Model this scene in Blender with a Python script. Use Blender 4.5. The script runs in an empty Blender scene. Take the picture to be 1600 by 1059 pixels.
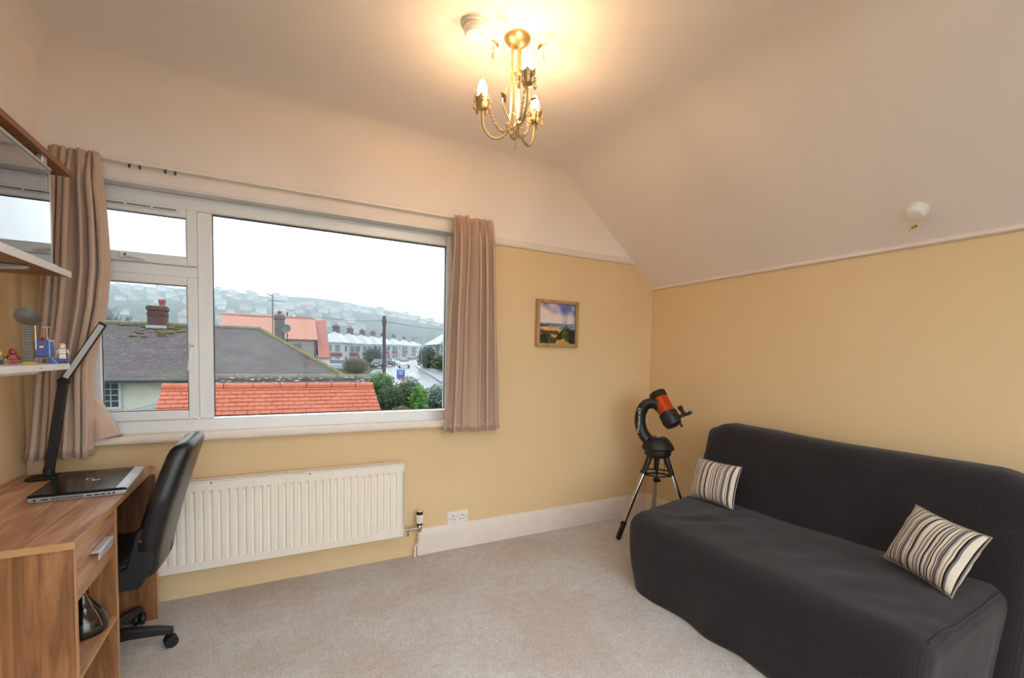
import bpy, bmesh, math, random
from mathutils import Vector, Matrix, noise
random.seed(7)
PI = math.pi
S = bpy.context.scene
COL = S.collection
# ------------------------------------------------------------------ camera, sky, exposure
F_PX, CY_PX, CAM_H = 713.34, 595.8, 1.30
def cam_axes(yaw, pitch, roll):
    f = Vector((math.sin(yaw)*math.cos(pitch), math.cos(yaw)*math.cos(pitch), math.sin(pitch)))
    r = Vector((math.cos(yaw), -math.sin(yaw), 0)); u = r.cross(f)
    return math.cos(roll)*r + math.sin(roll)*u, -math.sin(roll)*r + math.cos(roll)*u, f
cr, cu, cf = cam_axes(math.radians(27.805), math.radians(-2.909), math.radians(1.154))
cam = bpy.data.cameras.new('camera'); camo = bpy.data.objects.new('camera', cam); COL.objects.link(camo)
cam.sensor_fit = 'HORIZONTAL'; cam.sensor_width = 36; cam.lens = 36*F_PX/1600
cam.shift_y = (CY_PX-529.5)/1600; cam.clip_start = .02; cam.clip_end = 4000
mw = Matrix((cr, cu, -cf)).transposed().to_4x4(); mw.translation = (0, 0, CAM_H)
camo.matrix_world = mw
S.camera = camo
SKY = 2.0
w = bpy.data.worlds.new('overcast_sky'); S.world = w; w.use_nodes = True
bg = w.node_tree.nodes['Background']; bg.inputs[0].default_value = (.86, .95, 1, 1); bg.inputs[1].default_value = SKY
S.view_settings.view_transform = 'Standard'; S.view_settings.look = 'None'
S.view_settings.exposure = 1.2; S.view_settings.gamma = 1; S.view_settings.use_curve_mapping = False
BULB = 74.0
S.cycles.max_bounces = 10; S.cycles.diffuse_bounces = 6; S.cycles.transparent_max_bounces = 12
S.cycles.volume_bounces = 3; S.cycles.sample_clamp_indirect = 4; S.cycles.caustics_reflective = False; S.cycles.caustics_refractive = False

# ------------------------------------------------------------------ helpers
def lin(c):
    return tuple(((v/255)/12.92 if v/255 <= .04045 else ((v/255+.055)/1.055)**2.4) for v in c)
def rgb(*c): return lin(c) + (1,)
class NT:
    def __init__(s, name):
        s.m = bpy.data.materials.new(name); s.m.use_nodes = True; s.t = s.m.node_tree
        s.b = s.t.nodes['Principled BSDF']; s.out = s.t.nodes['Material Output']
    def n(s, typ, **kw):
        nd = s.t.nodes.new(typ)
        for k, v in kw.items():
            if k[0] == 'i' and k[1:].isdigit(): nd.inputs[int(k[1:])].default_value = v
            elif k in nd.inputs: nd.inputs[k].default_value = v
            else: setattr(nd, k, v)
        return nd
    def l(s, a, b): s.t.links.new(a, b)
    def co(s, kind='Object'): return s.n('ShaderNodeTexCoord').outputs[kind]
    def noise(s, scale, detail=3, rough=.5, co=None, dist=0):
        nd = s.n('ShaderNodeTexNoise', Scale=scale, Detail=detail, Roughness=rough, Distortion=dist); s.l(co or s.co(), nd.inputs['Vector']); return nd.outputs[0]
    def ramp(s, src, stops, interp='LINEAR'):
        nd = s.n('ShaderNodeValToRGB'); nd.color_ramp.interpolation = interp; e = nd.color_ramp.elements
        while len(e) < len(stops): e.new(.5)
        for x, (p, c) in zip(e, stops): x.position = p; x.color = c if len(c) == 4 else tuple(c)+(1,)
        s.l(src, nd.inputs[0]); return nd.outputs[0]
    def mix(s, fac, a, b, typ='MIX'):
        nd = s.n('ShaderNodeMix', data_type='RGBA', blend_type=typ)
        for i, v in ((0, fac), (6, a), (7, b)):
            if hasattr(v, 'is_linked') or hasattr(v, 'links'): s.l(v, nd.inputs[i])
            else: nd.inputs[i].default_value = v
        return nd.outputs[2]
    def math(s, op, a, b=0):
        nd = s.n('ShaderNodeMath', operation=op)
        for i, v in ((0, a), (1, b)):
            if hasattr(v, 'links'): s.l(v, nd.inputs[i])
            else: nd.inputs[i].default_value = v
        return nd.outputs[0]
    def bump(s, h, strength=.3, dist=.01):
        nd = s.n('ShaderNodeBump', Strength=strength, Distance=dist); s.l(h, nd.inputs['Height']); s.l(nd.outputs[0], s.b.inputs['Normal'])
    def base(s, v):
        if hasattr(v, 'links'): s.l(v, s.b.inputs['Base Color'])
        else: s.b.inputs['Base Color'].default_value = v
    def set(s, rough=.5, metal=0, spec=.5, **kw):
        s.b.inputs['Roughness'].default_value = rough; s.b.inputs['Metallic'].default_value = metal
        s.b.inputs['Specular IOR Level'].default_value = spec
        for k, v in kw.items(): s.b.inputs[k.replace('_', ' ')].default_value = v
        return s.m
MATS = {}
def plain(name, c, rough=.5, metal=0, spec=.5, var=.06, scale=12, **kw):
    """a plain paint, plastic or metal with a slight mottling of its colour"""
    if name in MATS: return MATS[name]
    t = NT(name); c4 = rgb(*c); d4 = tuple(v*(1-var*2) for v in c4[:3])+(1,)
    t.base(t.mix(t.ramp(t.noise(scale, 3), [(.35, (0, 0, 0)), (.65, (1, 1, 1))]), d4, c4)); MATS[name] = t.set(rough, metal, spec, **kw); return MATS[name]
def sepz(t, axis='Z', kind='Object'):
    s = t.n('ShaderNodeSeparateXYZ'); t.l(t.co(kind), s.inputs[0]); return s.outputs[axis]
def mapping(t, scale, rot=(0, 0, 0), kind='Object'):
    m = t.n('ShaderNodeMapping'); m.inputs['Scale'].default_value = scale; m.inputs['Rotation'].default_value = rot; t.l(t.co(kind), m.inputs[0]); return m.outputs[0]

def M_wall():
    t = NT('cream_wall_paint')
    z = sepz(t); f = t.math('GREATER_THAN', z, 2.10)
    n = t.noise(2.0, 4); y = t.mix(n, rgb(220, 191, 147), rgb(229, 201, 158)); wv = t.mix(n, rgb(236, 225, 219), rgb(243, 233, 228))
    t.base(t.mix(f, y, wv)); t.bump(t.noise(160, 3), .12, .002); return t.set(.7, 0, .25)
def M_wall_right():
    t = NT('cream_side_wall_paint'); n = t.noise(2.0, 4); t.base(t.mix(n, rgb(220, 191, 147), rgb(229, 201, 158))); t.bump(t.noise(160, 3), .12, .002); return t.set(.7, 0, .25)
def M_ceiling():
    t = NT('white_ceiling_paint'); n = t.noise(1.5, 4); t.base(t.mix(n, rgb(236, 225, 219), rgb(243, 233, 228))); t.bump(t.noise(120, 3), .1, .002); return t.set(.8, 0, .2)
def M_carpet():
    t = NT('beige_carpet')
    a = t.noise(2.0, 5, .62); b = t.noise(95, 3, .75); c = t.noise(24, 4, .75)
    col = t.mix(t.ramp(a, [(.40, (0, 0, 0)), (.60, (1, 1, 1))]), rgb(240, 227, 217), rgb(252, 249, 246))
    col = t.mix(t.ramp(b, [(.36, (0, 0, 0)), (.60, (1, 1, 1))]), t.mix(.42, col, rgb(176, 150, 130)), col)
    col = t.mix(t.ramp(c, [(.36, (0, 0, 0)), (.60, (1, 1, 1))]), t.mix(.2, col, rgb(160, 132, 112)), col)
    t.base(col); t.bump(t.noise(130, 3, .8), .9, .02); return t.set(.95, 0, .1, Sheen_Weight=.25)
def M_wood(name, axis, a, b, c, scale=1.0):
    t = NT(name); sc = [14*scale]*3; sc[axis] = 1.1*scale
    v = mapping(t, sc); n = t.noise(1.6, 6, .62, v, 1.1); n2 = t.noise(7, 3, .6, v, .3)
    col = t.ramp(n, [(.28, rgb(*c)), (.46, rgb(*b)), (.62, rgb(*a)), (.8, rgb(*b))])
    t.base(t.mix(t.ramp(n2, [(.4, (0, 0, 0)), (.75, (1, 1, 1))]), col, t.mix(.35, col, rgb(*c)))); t.bump(n2, .05, .002); return t.set(.38, 0, .4)
def M_fabric(name, a, b, scale=260, rough=.9, bump=.35):
    t = NT(name); v = t.co(); w1 = t.n('ShaderNodeTexWave', wave_type='BANDS', bands_direction='Z', Scale=scale/6, Distortion=1.5, Detail=1); t.l(v, w1.inputs['Vector'])
    n = t.noise(scale, 2, .6); col = t.mix(n, rgb(*a), rgb(*b)); t.base(t.mix(w1.outputs['Color'], t.mix(.25, col, rgb(*a)), col)); t.bump(n, bump, .003)
    return t.set(rough, 0, .15, Sheen_Weight=.2)
def M_waffle():
    t = NT('charcoal_waffle_cotton'); v = t.co(); sep = t.n('ShaderNodeSeparateXYZ'); t.l(v, sep.inputs[0])
    s1 = t.math('SINE', t.math('MULTIPLY', sep.outputs['Y'], 620)); s2 = t.math('SINE', t.math('MULTIPLY', t.math('ADD', sep.outputs['Z'], sep.outputs['X']), 620))
    h = t.math('MAXIMUM', s1, s2); n = t.noise(5, 3)
    col = t.mix(n, rgb(40, 36, 37), rgb(49, 44, 45)); t.base(t.mix(t.math('MULTIPLY', t.math('ADD', h, 1), .5), t.mix(.4, col, rgb(20, 18, 20)), col))
    t.bump(h, .35, .003); return t.set(.95, 0, .1, Sheen_Weight=.15)
def M_glass(name, tint=(1, 1, 1, 1), refl=1.0, ior=1.5):
    t = NT(name); t.t.nodes.remove(t.b); tr = t.n('ShaderNodeBsdfTransparent'); tr.inputs[0].default_value = tint
    g = t.n('ShaderNodeBsdfGlossy'); g.inputs['Roughness'].default_value = .01
    fr = t.n('ShaderNodeFresnel'); fr.inputs[0].default_value = ior; mx = t.n('ShaderNodeMixShader')
    t.l(t.math('MULTIPLY', fr.outputs[0], refl), mx.inputs[0]); t.l(tr.outputs[0], mx.inputs[1]); t.l(g.outputs[0], mx.inputs[2]); t.l(mx.outputs[0], t.out.inputs[0]); return t.m
def M_emit(name, c, s):
    t = NT(name); t.t.nodes.remove(t.b); e = t.n('ShaderNodeEmission'); e.inputs[0].default_value = c; e.inputs[1].default_value = s; t.l(e.outputs[0], t.out.inputs[0]); return t.m
def M_attr(name, rough=.8):
    t = NT(name); a = t.n('ShaderNodeAttribute', attribute_name='col'); t.base(a.outputs['Color']); t.bump(t.noise(400, 2), .15, .002); return t.set(rough, 0, .2)

def thing(name, label, cat, loc=(0, 0, 0), rotz=0, group=None, kind=None):
    o = bpy.data.objects.new(name, None); o.empty_display_size = .1; COL.objects.link(o); o.location = loc; o.rotation_euler = (0, 0, rotz)
    return tag(o, label, cat, group, kind)
def tag(o, label=None, cat=None, group=None, kind=None):
    for k, v in (('label', label), ('category', cat), ('group', group), ('kind', kind)):
        if v: o[k] = v
    return o
class G:
    """collects shapes; build() links them as one mesh object"""
    def __init__(s): s.v = []; s.f = []; s.uv = None
    def add(s, vs, fs):
        k = len(s.v); s.v += [tuple(v) for v in vs]; s.f += [tuple(i+k for i in f) for f in fs]; return s
    def box(s, lo, hi, m=None):
        x0, y0, z0 = lo; x1, y1, z1 = hi
        vs = [Vector(p) for p in ((x0, y0, z0), (x1, y0, z0), (x1, y1, z0), (x0, y1, z0), (x0, y0, z1), (x1, y0, z1), (x1, y1, z1), (x0, y1, z1))]
        if m: vs = [m @ v for v in vs]
        return s.add(vs, ((3, 2, 1, 0), (4, 5, 6, 7), (0, 1, 5, 4), (1, 2, 6, 5), (2, 3, 7, 6), (3, 0, 4, 7)))
    def tube(s, path, r, n=8, closed=False, flat=1.0):
        P = [Vector(p) for p in path]; N = len(P); rr = r if hasattr(r, '__len__') else [r]*N; vs = []; up = None
        for i, p in enumerate(P):
            a = P[(i-1) % N] if (closed or i) else P[0]; b = P[(i+1) % N] if (closed or i < N-1) else P[-1]
            t = (b-a).normalized()
            if up is None: up = t.orthogonal().normalized()
            up = (up - t*up.dot(t)).normalized(); q = t.cross(up)
            vs += [p + rr[i]*(math.cos(2*PI*k/n)*up + flat*math.sin(2*PI*k/n)*q) for k in range(n)]
        fs = [(i*n+k, i*n+(k+1) % n, ((i+1) % N)*n+(k+1) % n, ((i+1) % N)*n+k) for i in range(N if closed else N-1) for k in range(n)]
        if not closed: fs += [tuple(range(n))[::-1], tuple((N-1)*n+k for k in range(n))]
        return s.add(vs, fs)
    def lathe(s, prof, n=24, m=None, axis_pt=(0, 0, 0)):
        vs = []; fs = []; o = Vector(axis_pt)
        for r, z in prof: vs += [Vector((r*math.cos(2*PI*k/n), r*math.sin(2*PI*k/n), z)) for k in range(n)]
        vs = [(m @ v if m else v) + o for v in vs]
        for i in range(len(prof)-1): fs += [(i*n+k, i*n+(k+1) % n, (i+1)*n+(k+1) % n, (i+1)*n+k) for k in range(n)]
        fs += [tuple(range(n))[::-1], tuple((len(prof)-1)*n+k for k in range(n))]
        return s.add(vs, fs)
    def prism(s, poly, a, b, fn):
        """poly of 2-d points extruded from a to b; fn(u, v, w) gives the 3-d point"""
        n = len(poly); vs = [fn(u, v, a) for u, v in poly] + [fn(u, v, b) for u, v in poly]
        return s.add(vs, [tuple(range(n))[::-1], tuple(range(n, 2*n))] + [(i, (i+1) % n, n+(i+1) % n, n+i) for i in range(n)])
    def ball(s, c, r, n=8, sq=(1, 1, 1)):
        c = Vector(c); k = max(4, n//2+1); prof = [(math.sin(PI*i/k), -math.cos(PI*i/k)) for i in range(k+1)]
        prof[0] = (.001, -1); prof[-1] = (.001, 1)
        return s.lathe([(a*r, b*r) for a, b in prof], n, Matrix.Diagonal(sq), c)
    def grid(s, nu, nv, fn):
        vs = [fn(i/nu, j/nv) for j in range(nv+1) for i in range(nu+1)]
        return s.add(vs, [(j*(nu+1)+i, j*(nu+1)+i+1, (j+1)*(nu+1)+i+1, (j+1)*(nu+1)+i) for j in range(nv) for i in range(nu)])
    def build(s, name, mat, parent=None, world=False, bev=0, smooth=30, solid=0, kind=None, segs=2, fix=True):
        me = bpy.data.meshes.new(name); me.from_pydata([tuple(v) for v in s.v], [], s.f)
        if fix:
            bm = bmesh.new(); bm.from_mesh(me); bmesh.ops.recalc_face_normals(bm, faces=bm.faces); bm.to_mesh(me); bm.free()
        if smooth:
            me.shade_smooth(); me.set_sharp_from_angle(angle=math.radians(smooth))
        me.materials.append(mat); o = bpy.data.objects.new(name, me); COL.objects.link(o)
        if parent:
            o.parent = parent
            if world: o.matrix_parent_inverse = chain(parent).inverted()
        if solid: md = o.modifiers.new('thickness', 'SOLIDIFY'); md.thickness = solid; md.offset = 0
        if bev: md = o.modifiers.new('bevel', 'BEVEL'); md.width = bev; md.segments = segs; md.limit_method = 'ANGLE'; md.angle_limit = math.radians(40)
        if kind: o['kind'] = kind
        return o
def chain(o):
    m = Matrix.Translation(o.location) @ o.rotation_euler.to_matrix().to_4x4()
    if o.parent: m = chain(o.parent) @ o.matrix_parent_inverse @ m
    return m
def rot(axis, deg): return Matrix.Rotation(math.radians(deg), 4, axis)
def T(*v): return Matrix.Translation(v)
def bez(pts, n=8):
    """smooth curve through the points"""
    P = [Vector(p) for p in pts]; out = []
    for i in range(len(P)-1):
        p0 = P[max(i-1, 0)]; p1 = P[i]; p2 = P[i+1]; p3 = P[min(i+2, len(P)-1)]
        for k in range(n):
            t = k/n; out.append(.5*((2*p1)+(p2-p0)*t+(2*p0-5*p1+4*p2-p3)*t*t+(3*p1-p0-3*p2+p3)*t**3))
    return out+[P[-1]]
def rounded_box(lo, hi, r, n, fn=None):
    """a closed box with round edges, finely divided so that fn can push its points about"""
    g = G(); lo = Vector(lo); hi = Vector(hi); c = (lo+hi)/2; h = (hi-lo)/2; idx = {}
    def pt(q):
        key = tuple(round(a, 5) for a in q)
        if key not in idx:
            p = Vector([q[i]*h[i] for i in range(3)]); inner = Vector([max(-h[i]+r, min(h[i]-r, p[i])) for i in range(3)]); d = p-inner
            if d.length > 1e-9: p = inner + d.normalized()*r
            p = p+c; idx[key] = len(g.v); g.v.append(tuple(fn(p) if fn else p))
        return idx[key]
    def warp(t, i):  # crowd points near the edges
        a = t*2-1; k = min(.95, r*1.2/h[i]); return math.copysign(1-(1-abs(a))**1.0, a)
    for ax in range(3):
        u, v = (ax+1) % 3, (ax+2) % 3
        for sgn in (-1, 1):
            for i in range(n[u]):
                for j in range(n[v]):
                    q = []
                    for di, dj in ((0, 0), (1, 0), (1, 1), (0, 1)):
                        e = [0, 0, 0]; e[ax] = sgn; e[u] = (i+di)/n[u]*2-1; e[v] = (j+dj)/n[v]*2-1; q.append(pt(e))
                    g.f.append(tuple(q if sgn > 0 else q[::-1]))
    return g
def text_mesh(body, size, mat, name, parent, m, extrude=.0004):
    cu_ = bpy.data.curves.new(name, 'FONT'); cu_.body = body; cu_.size = size; cu_.extrude = extrude; cu_.align_x = 'CENTER'; cu_.align_y = 'CENTER'
    tmp = bpy.data.objects.new('tmp', cu_); COL.objects.link(tmp); dg = bpy.context.evaluated_depsgraph_get()
    me = bpy.data.meshes.new_from_object(tmp.evaluated_get(dg)); COL.objects.unlink(tmp); bpy.data.objects.remove(tmp)
    me.transform(m); me.materials.clear(); me.materials.append(mat); o = bpy.data.objects.new(name, me); COL.objects.link(o); o.parent = parent
    return o

# ------------------------------------------------------------------ materials
m_wall = M_wall(); m_wallr = M_wall_right(); m_ceil = M_ceiling(); m_carpet = M_carpet()
m_trim = plain('white_trim_paint', (232, 220, 208), .45, var=.03)
m_upvc = plain('white_window_plastic', (232, 234, 236), .3, var=.01)
m_gasket = plain('grey_gasket', (70, 74, 80), .7)
m_pane = M_glass('window_glass', (.72, .73, .735, 1), .22); m_pane2 = M_glass('clear_fill_glass', (.96, .96, .96, 1), .3)
m_cabglass = M_glass('cabinet_glass', (.93, .97, .97, 1), 3.2)
m_curtain = M_fabric('oatmeal_curtain_linen', (182, 154, 136), (212, 186, 166), 420)
m_desk_y = M_wood('walnut_laminate_along', 1, (200, 154, 122), (170, 122, 92), (118, 80, 58))
m_desk_z = M_wood('walnut_laminate_upright', 2, (172, 122, 84), (144, 98, 64), (104, 68, 42))
m_edge = plain('light_oak_edge', (190, 146, 100), .45)
m_shelfwood = M_wood('brown_shelf_laminate', 1, (150, 100, 72), (138, 90, 64), (118, 76, 54), .7)
m_white = plain('white_laminate', (226, 222, 220), .4, var=.02)
m_black = plain('black_plastic', (22, 22, 24), .45)
m_leather = plain('black_leather', (24, 24, 27), .32, scale=60, var=.15)
m_alu = plain('brushed_aluminium', (205, 208, 212), .38, .55)
m_silver = plain('silver_plastic', (180, 182, 186), .35, .6)
m_rad = plain('radiator_enamel', (238, 228, 214), .35, var=.015)
m_chrome = plain('chrome', (200, 198, 195), .15, 1.0)
m_sofa = M_waffle()
m_brass = plain('brass', (190, 140, 60), .28, 1.0)
m_fit = plain('champagne_metal', (206, 178, 128), .35, .85)
m_crystal = plain('crystal_beads', (246, 214, 164), .08, 0, .8, Transmission_Weight=.35)
m_white_pl = plain('white_plastic', (236, 230, 224), .4, var=.02)

# ------------------------------------------------------------------ room shell
XL, XLU, XR, YB, YF, ZC = -1.0, -.925, 2.838, 2.88, -1.0, 2.66
fl = G().box((XL-.1, YF-.1, -.12), (XR+.1, YB+.1, 0)).build('floor', m_carpet, smooth=0); tag(fl, 'beige cut pile carpet over the whole floor', 'carpet', kind='structure')
# window wall with its opening
OX0, OX1, OZ0, OZ1 = -.84, 1.085, .865, 2.13
g = G()
for lo, hi in (((XL-.1, 0), (OX0, 2.8)), ((OX1, 0), (XR+.1, 2.8)), ((OX0, 0), (OX1, OZ0)), ((OX0, OZ1), (OX1, 2.8))):
    g.box((lo[0], YB, lo[1]), (hi[0], YB+.16, hi[1]))
tag(g.build('wall_back', m_wall, smooth=0), 'cream and white wall around the wide window', 'wall', kind='structure')
tag(G().box((XL-.12, YF, 0), (XL, YB, 2.1)).box((XLU-.2, YF, 2.1), (XLU, YB, 2.8)).build('wall_left', m_wall, smooth=0), 'cream side wall that carries the shelves', 'wall', kind='structure')
tag(G().box((XR, YF, 0), (XR+.12, YB, 1.92)).build('wall_right', m_wallr, smooth=0), 'cream wall behind the dark sofa bed', 'wall', kind='structure')
W2 = (-.7, 2.7, .12, 2.35)  # opening added in the unseen wall for extra daylight
g = G()
for lo, hi in (((XL-.1, 0), (W2[0], 2.8)), ((W2[1], 0), (XR+.1, 2.8)), ((W2[0], 0), (W2[1], W2[2])), ((W2[0], W2[3]), (W2[1], 2.8))): g.box((lo[0], YF-.12, lo[1]), (hi[0], YF, hi[1]))
tag(g.build('wall_front', m_wall, smooth=0), 'cream wall with an added glazed opening for fill daylight', 'wall', kind='structure')
# ceiling: flat, rounded fold, slope down to the right wall; swept along Y
prof = [(XLU-.2, ZC), (XLU+.06, ZC)]
fx, fz = 1.95, ZC; sl = Vector((XR-fx, 1.905-fz)).normalized(); R_ = .17
prof += [(fx-R_, fz)] + [((1-t)**2*(fx-R_)+2*t*(1-t)*fx+t*t*(fx+sl.x*R_), (1-t)**2*fz+2*t*(1-t)*fz+t*t*(fz+sl.y*R_)) for t in [i/10 for i in range(1, 11)]] + [(XR+.02, 1.905+sl.y/sl.x*.02)]
SKX, SKY_ = (-.45, 1.70), (-.85, .95)     # hole for the added rooflight, out of view behind the camera
def sweep(g, prof, y0, y1):
    n = len(prof); k = len(g.v); up = [(x, z+.12) for x, z in prof]
    for y in (y0, y1): g.v += [(x, y, z) for x, z in prof] + [(x, y, z) for x, z in up]
    fs = []
    for i in range(n-1): fs += [(i, i+1, 2*n+i+1, 2*n+i), (n+i+1, n+i, 3*n+i, 3*n+i+1), (i, n+i, n+i+1, i+1), (2*n+i, 2*n+i+1, 3*n+i+1, 3*n+i)]
    fs += [(0, 2*n, 3*n, n), (n-1, 2*n-1, 4*n-1, 3*n-1)]; g.f += [tuple(q+k for q in f) for f in fs]
g = G(); sweep(g, prof, SKY_[1], YB+.05); sweep(g, prof, YF-.05, SKY_[0])
sweep(g, [(XLU-.2, ZC), (SKX[0], ZC)], SKY_[0], SKY_[1]); sweep(g, [(SKX[1], ZC)]+[p for p in prof if p[0] > SKX[1]], SKY_[0], SKY_[1])
tag(g.build('ceiling', m_ceil, smooth=50), 'white ceiling folding down into a slope over the sofa bed', 'ceiling', kind='structure')
# soft coves where the ceiling meets the window wall and the left wall
def cove(name, r, fn, a, b):
    pts = [(r*(1-math.cos(t)), r*(1-math.sin(t))) for t in [i/8*PI/2 for i in range(9)]] + [(0, 0)]
    tag(G().prism(pts, a, b, fn).build(name, m_ceil, smooth=40), 'rounded plaster cove', 'cove', kind='structure')
cove('trim_1', .11, lambda u, v, w: (w, YB-u, ZC-v), XLU, 2.0)
cove('trim_2', .09, lambda u, v, w: (XLU+u, w, ZC-v), YF, YB)
# picture rails, skirting
rp = [(0, 0), (.012, .002), (.02, .012), (.02, .03), (.012, .04), (.008, .05), (0, .052)]
tag(G().prism(rp, 1.10, 2.61, lambda u, v, w: (w, YB-u, 2.075+v)).build('trim_3', m_trim, smooth=40), 'painted picture rail beside the curtain', 'trim', kind='structure')
tag(G().prism([(u, v*.6) for u, v in rp], YF, YB, lambda u, v, w: (XR-u, w, 1.888+v)).build('trim_4', m_trim, smooth=40), 'thin painted rail along the foot of the sloping ceiling', 'trim', kind='structure')
bp = [(0, 0), (.018, 0), (.018, .125), (.013, .15), (.006, .168), (0, .17)]
tag(G().prism(bp, .835, XR, lambda u, v, w: (w, YB-u, v)).build('baseboard_back', m_trim, smooth=40), 'tall painted skirting board under the socket', 'skirting', kind='structure')
tag(G().prism(bp, YF, YB-.018, lambda u, v, w: (XR-u, w, v)).build('baseboard_right', m_trim, smooth=40), 'painted skirting board behind the sofa bed', 'skirting', kind='structure')

# ------------------------------------------------------------------ window
win = thing('window_1', 'white plastic window with a wide fixed pane and two opening lights', 'window', (.12, YB+.1, OZ0), kind='structure')
FY0, FY1 = YB+.075, YB+.14      # frame depth
MX = (-.346, -.279)             # mullion
def rect_frame(x0, x1, z0, z1, wl, wr, wb, wt, y0, y1):
    g = G(); g.box((x0, y0, z0), (x0+wl, y1, z1)); g.box((x1-wr, y0, z0), (x1, y1, z1))
    g.box((x0+wl, y0, z0), (x1-wr, y1, z0+wb)); g.box((x0+wl, y0, z1-wt), (x1-wr, y1, z1)); return g
rect_frame(OX0, OX1, OZ0, 2.115, .055, .04, .075, .075, FY0, FY1).build('outer_frame', m_upvc, win, True, bev=.006)
G().box((MX[0], FY0, OZ0+.075), (MX[1], FY1, 2.04)).build('mullion', m_upvc, win, True, bev=.006)
G().box((OX0+.055, FY0, 1.690), (MX[0], FY1, 1.748)).build('transom', m_upvc, win, True, bev=.006)
def pane(x0, x1, z0, z1, parent, y=FY0+.02):
    G().box((x0, y, z0), (x1, y+.006, z1)).build('pane', m_pane, parent, True, smooth=0)
    rect_frame(x0-.004, x1+.004, z0-.004, z1+.004, .006, .006, .006, .006, y-.004, y+.001).build('gasket', m_gasket, parent, True, smooth=0)
pane(MX[1]+.003, OX1-.043, OZ0+.085, 2.035, win)
for nm, z0, z1 in (('top_light', 1.748, 2.04), ('side_light', OZ0+.078, 1.690)):
    sx0 = OX0+.052; sash = rect_frame(sx0, MX[0], z0, z1, .045, .045, .045, .045, FY0-.016, FY0+.03).build(nm, m_upvc, win, True, bev=.005)
    pane(sx0+.047, MX[0]-.047, z0+.047, z1-.047, sash, FY0+.004)
    if nm == 'top_light':
        h = G().box((-.66, FY0-.032, z0+.012), (-.61, FY0-.016, z0+.036)).tube(bez([(-.635, FY0-.034, z0+.024), (-.60, FY0-.04, z0+.02), (-.555, FY0-.036, z0+.012)]), [.009]*16+[.006], 8)
        h.build('handle', m_upvc, sash, True, bev=.002); G().lathe([(.007, 0), (.007, .004)], 12, rot('X', 90), (-.636, FY0-.038, z0+.026)).build('lock_barrel', m_gasket, sash, True)
        tv = G().box((-.74, FY0-.026, z1-.022), (-.415, FY0-.016, z1-.002)); tv.build('trickle_vent', m_upvc, sash, True, bev=.002)
        for k in range(3): G().box((-.735+k*.105, FY0-.0275, z1-.017), (-.64+k*.105, FY0-.0258, z1-.012)).build('vent_slot', m_gasket, sash, True, smooth=0)
    else:
        h = G().box((MX[0]-.034, FY0-.03, 1.28), (MX[0]-.012, FY0-.016, 1.345)).tube(bez([(MX[0]-.023, FY0-.034, 1.325), (MX[0]-.03, FY0-.045, 1.29), (MX[0]-.038, FY0-.045, 1.20)]), [.009]*16+[.006], 8)
        h.build('handle', m_upvc, sash, True, bev=.002); G().lathe([(.008, 0), (.008, .005)], 12, rot('X', 90), (MX[0]-.023, FY0-.034, 1.326)).build('lock_barrel', m_brass, sash, True)
G().box((.25, YB+.03, OZ1-.006), (.262, YB+.045, OZ1)).build('sensor_stud', m_gasket, win, True, smooth=0)
# unseen glazing added behind the camera to let in fill daylight
fill_win2 = thing('fill_glazing', 'wide white plastic glazing added for fill daylight opposite the window', 'window', (1.0, YF-.06, W2[2]), kind='structure')
rect_frame(W2[0], W2[1], W2[2], W2[3], .06, .06, .06, .06, YF-.1, YF-.03).build('outer_frame', m_upvc, fill_win2, True, bev=.006)
for x in (.43, 1.57): G().box((x-.03, YF-.1, W2[2]+.06), (x+.03, YF-.03, W2[3]-.06)).build('mullion', m_upvc, fill_win2, True, bev=.006)
for a, b in ((W2[0]+.06, .40), (.46, 1.54), (1.60, W2[1]-.06)): G().box((a, YF-.07, W2[2]+.06), (b, YF-.064, W2[3]-.06)).build('pane', m_pane2, fill_win2, True, smooth=0)
# unseen rooflight added behind the camera to brighten floor and walls
fill_win3 = thing('fill_rooflight', 'white framed rooflight added to the flat ceiling for fill daylight', 'window', (.6, 0, ZC), kind='structure')
g = G(); a0_, a1_ = SKX; b0_, b1_ = SKY_
for lo, hi in (((a0_, b0_), (a0_+.06, b1_)), ((a1_-.06, b0_), (a1_, b1_)), ((a0_, b0_), (a1_, b0_+.06)), ((a0_, b1_-.06), (a1_, b1_))): g.box((lo[0], lo[1], ZC+.02), (hi[0], hi[1], ZC+.12))
g.build('frame', m_upvc, fill_win3, True); G().box((a0_+.05, b0_+.05, ZC+.07), (a1_-.05, b1_-.05, ZC+.076)).build('pane', m_pane2, fill_win3, True, smooth=0)
# reveal lining and sill
tag(G().box((OX0, YB+.001, 2.115), (OX1, YB+.15, OZ1+.0)).build('trim_5', m_white, smooth=0), 'white lining above the window frame', 'trim', kind='structure')
tag(G().prism([(-.045, 0), (-.05, .01), (-.05, .02), (-.04, .032), (.08, .034), (.08, 0)], -.79, 1.10, lambda u, v, w: (w, YB+u, .842+v)).build('trim_6', m_trim, smooth=40), 'painted window board under the wide window', 'window sill', kind='structure')
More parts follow.
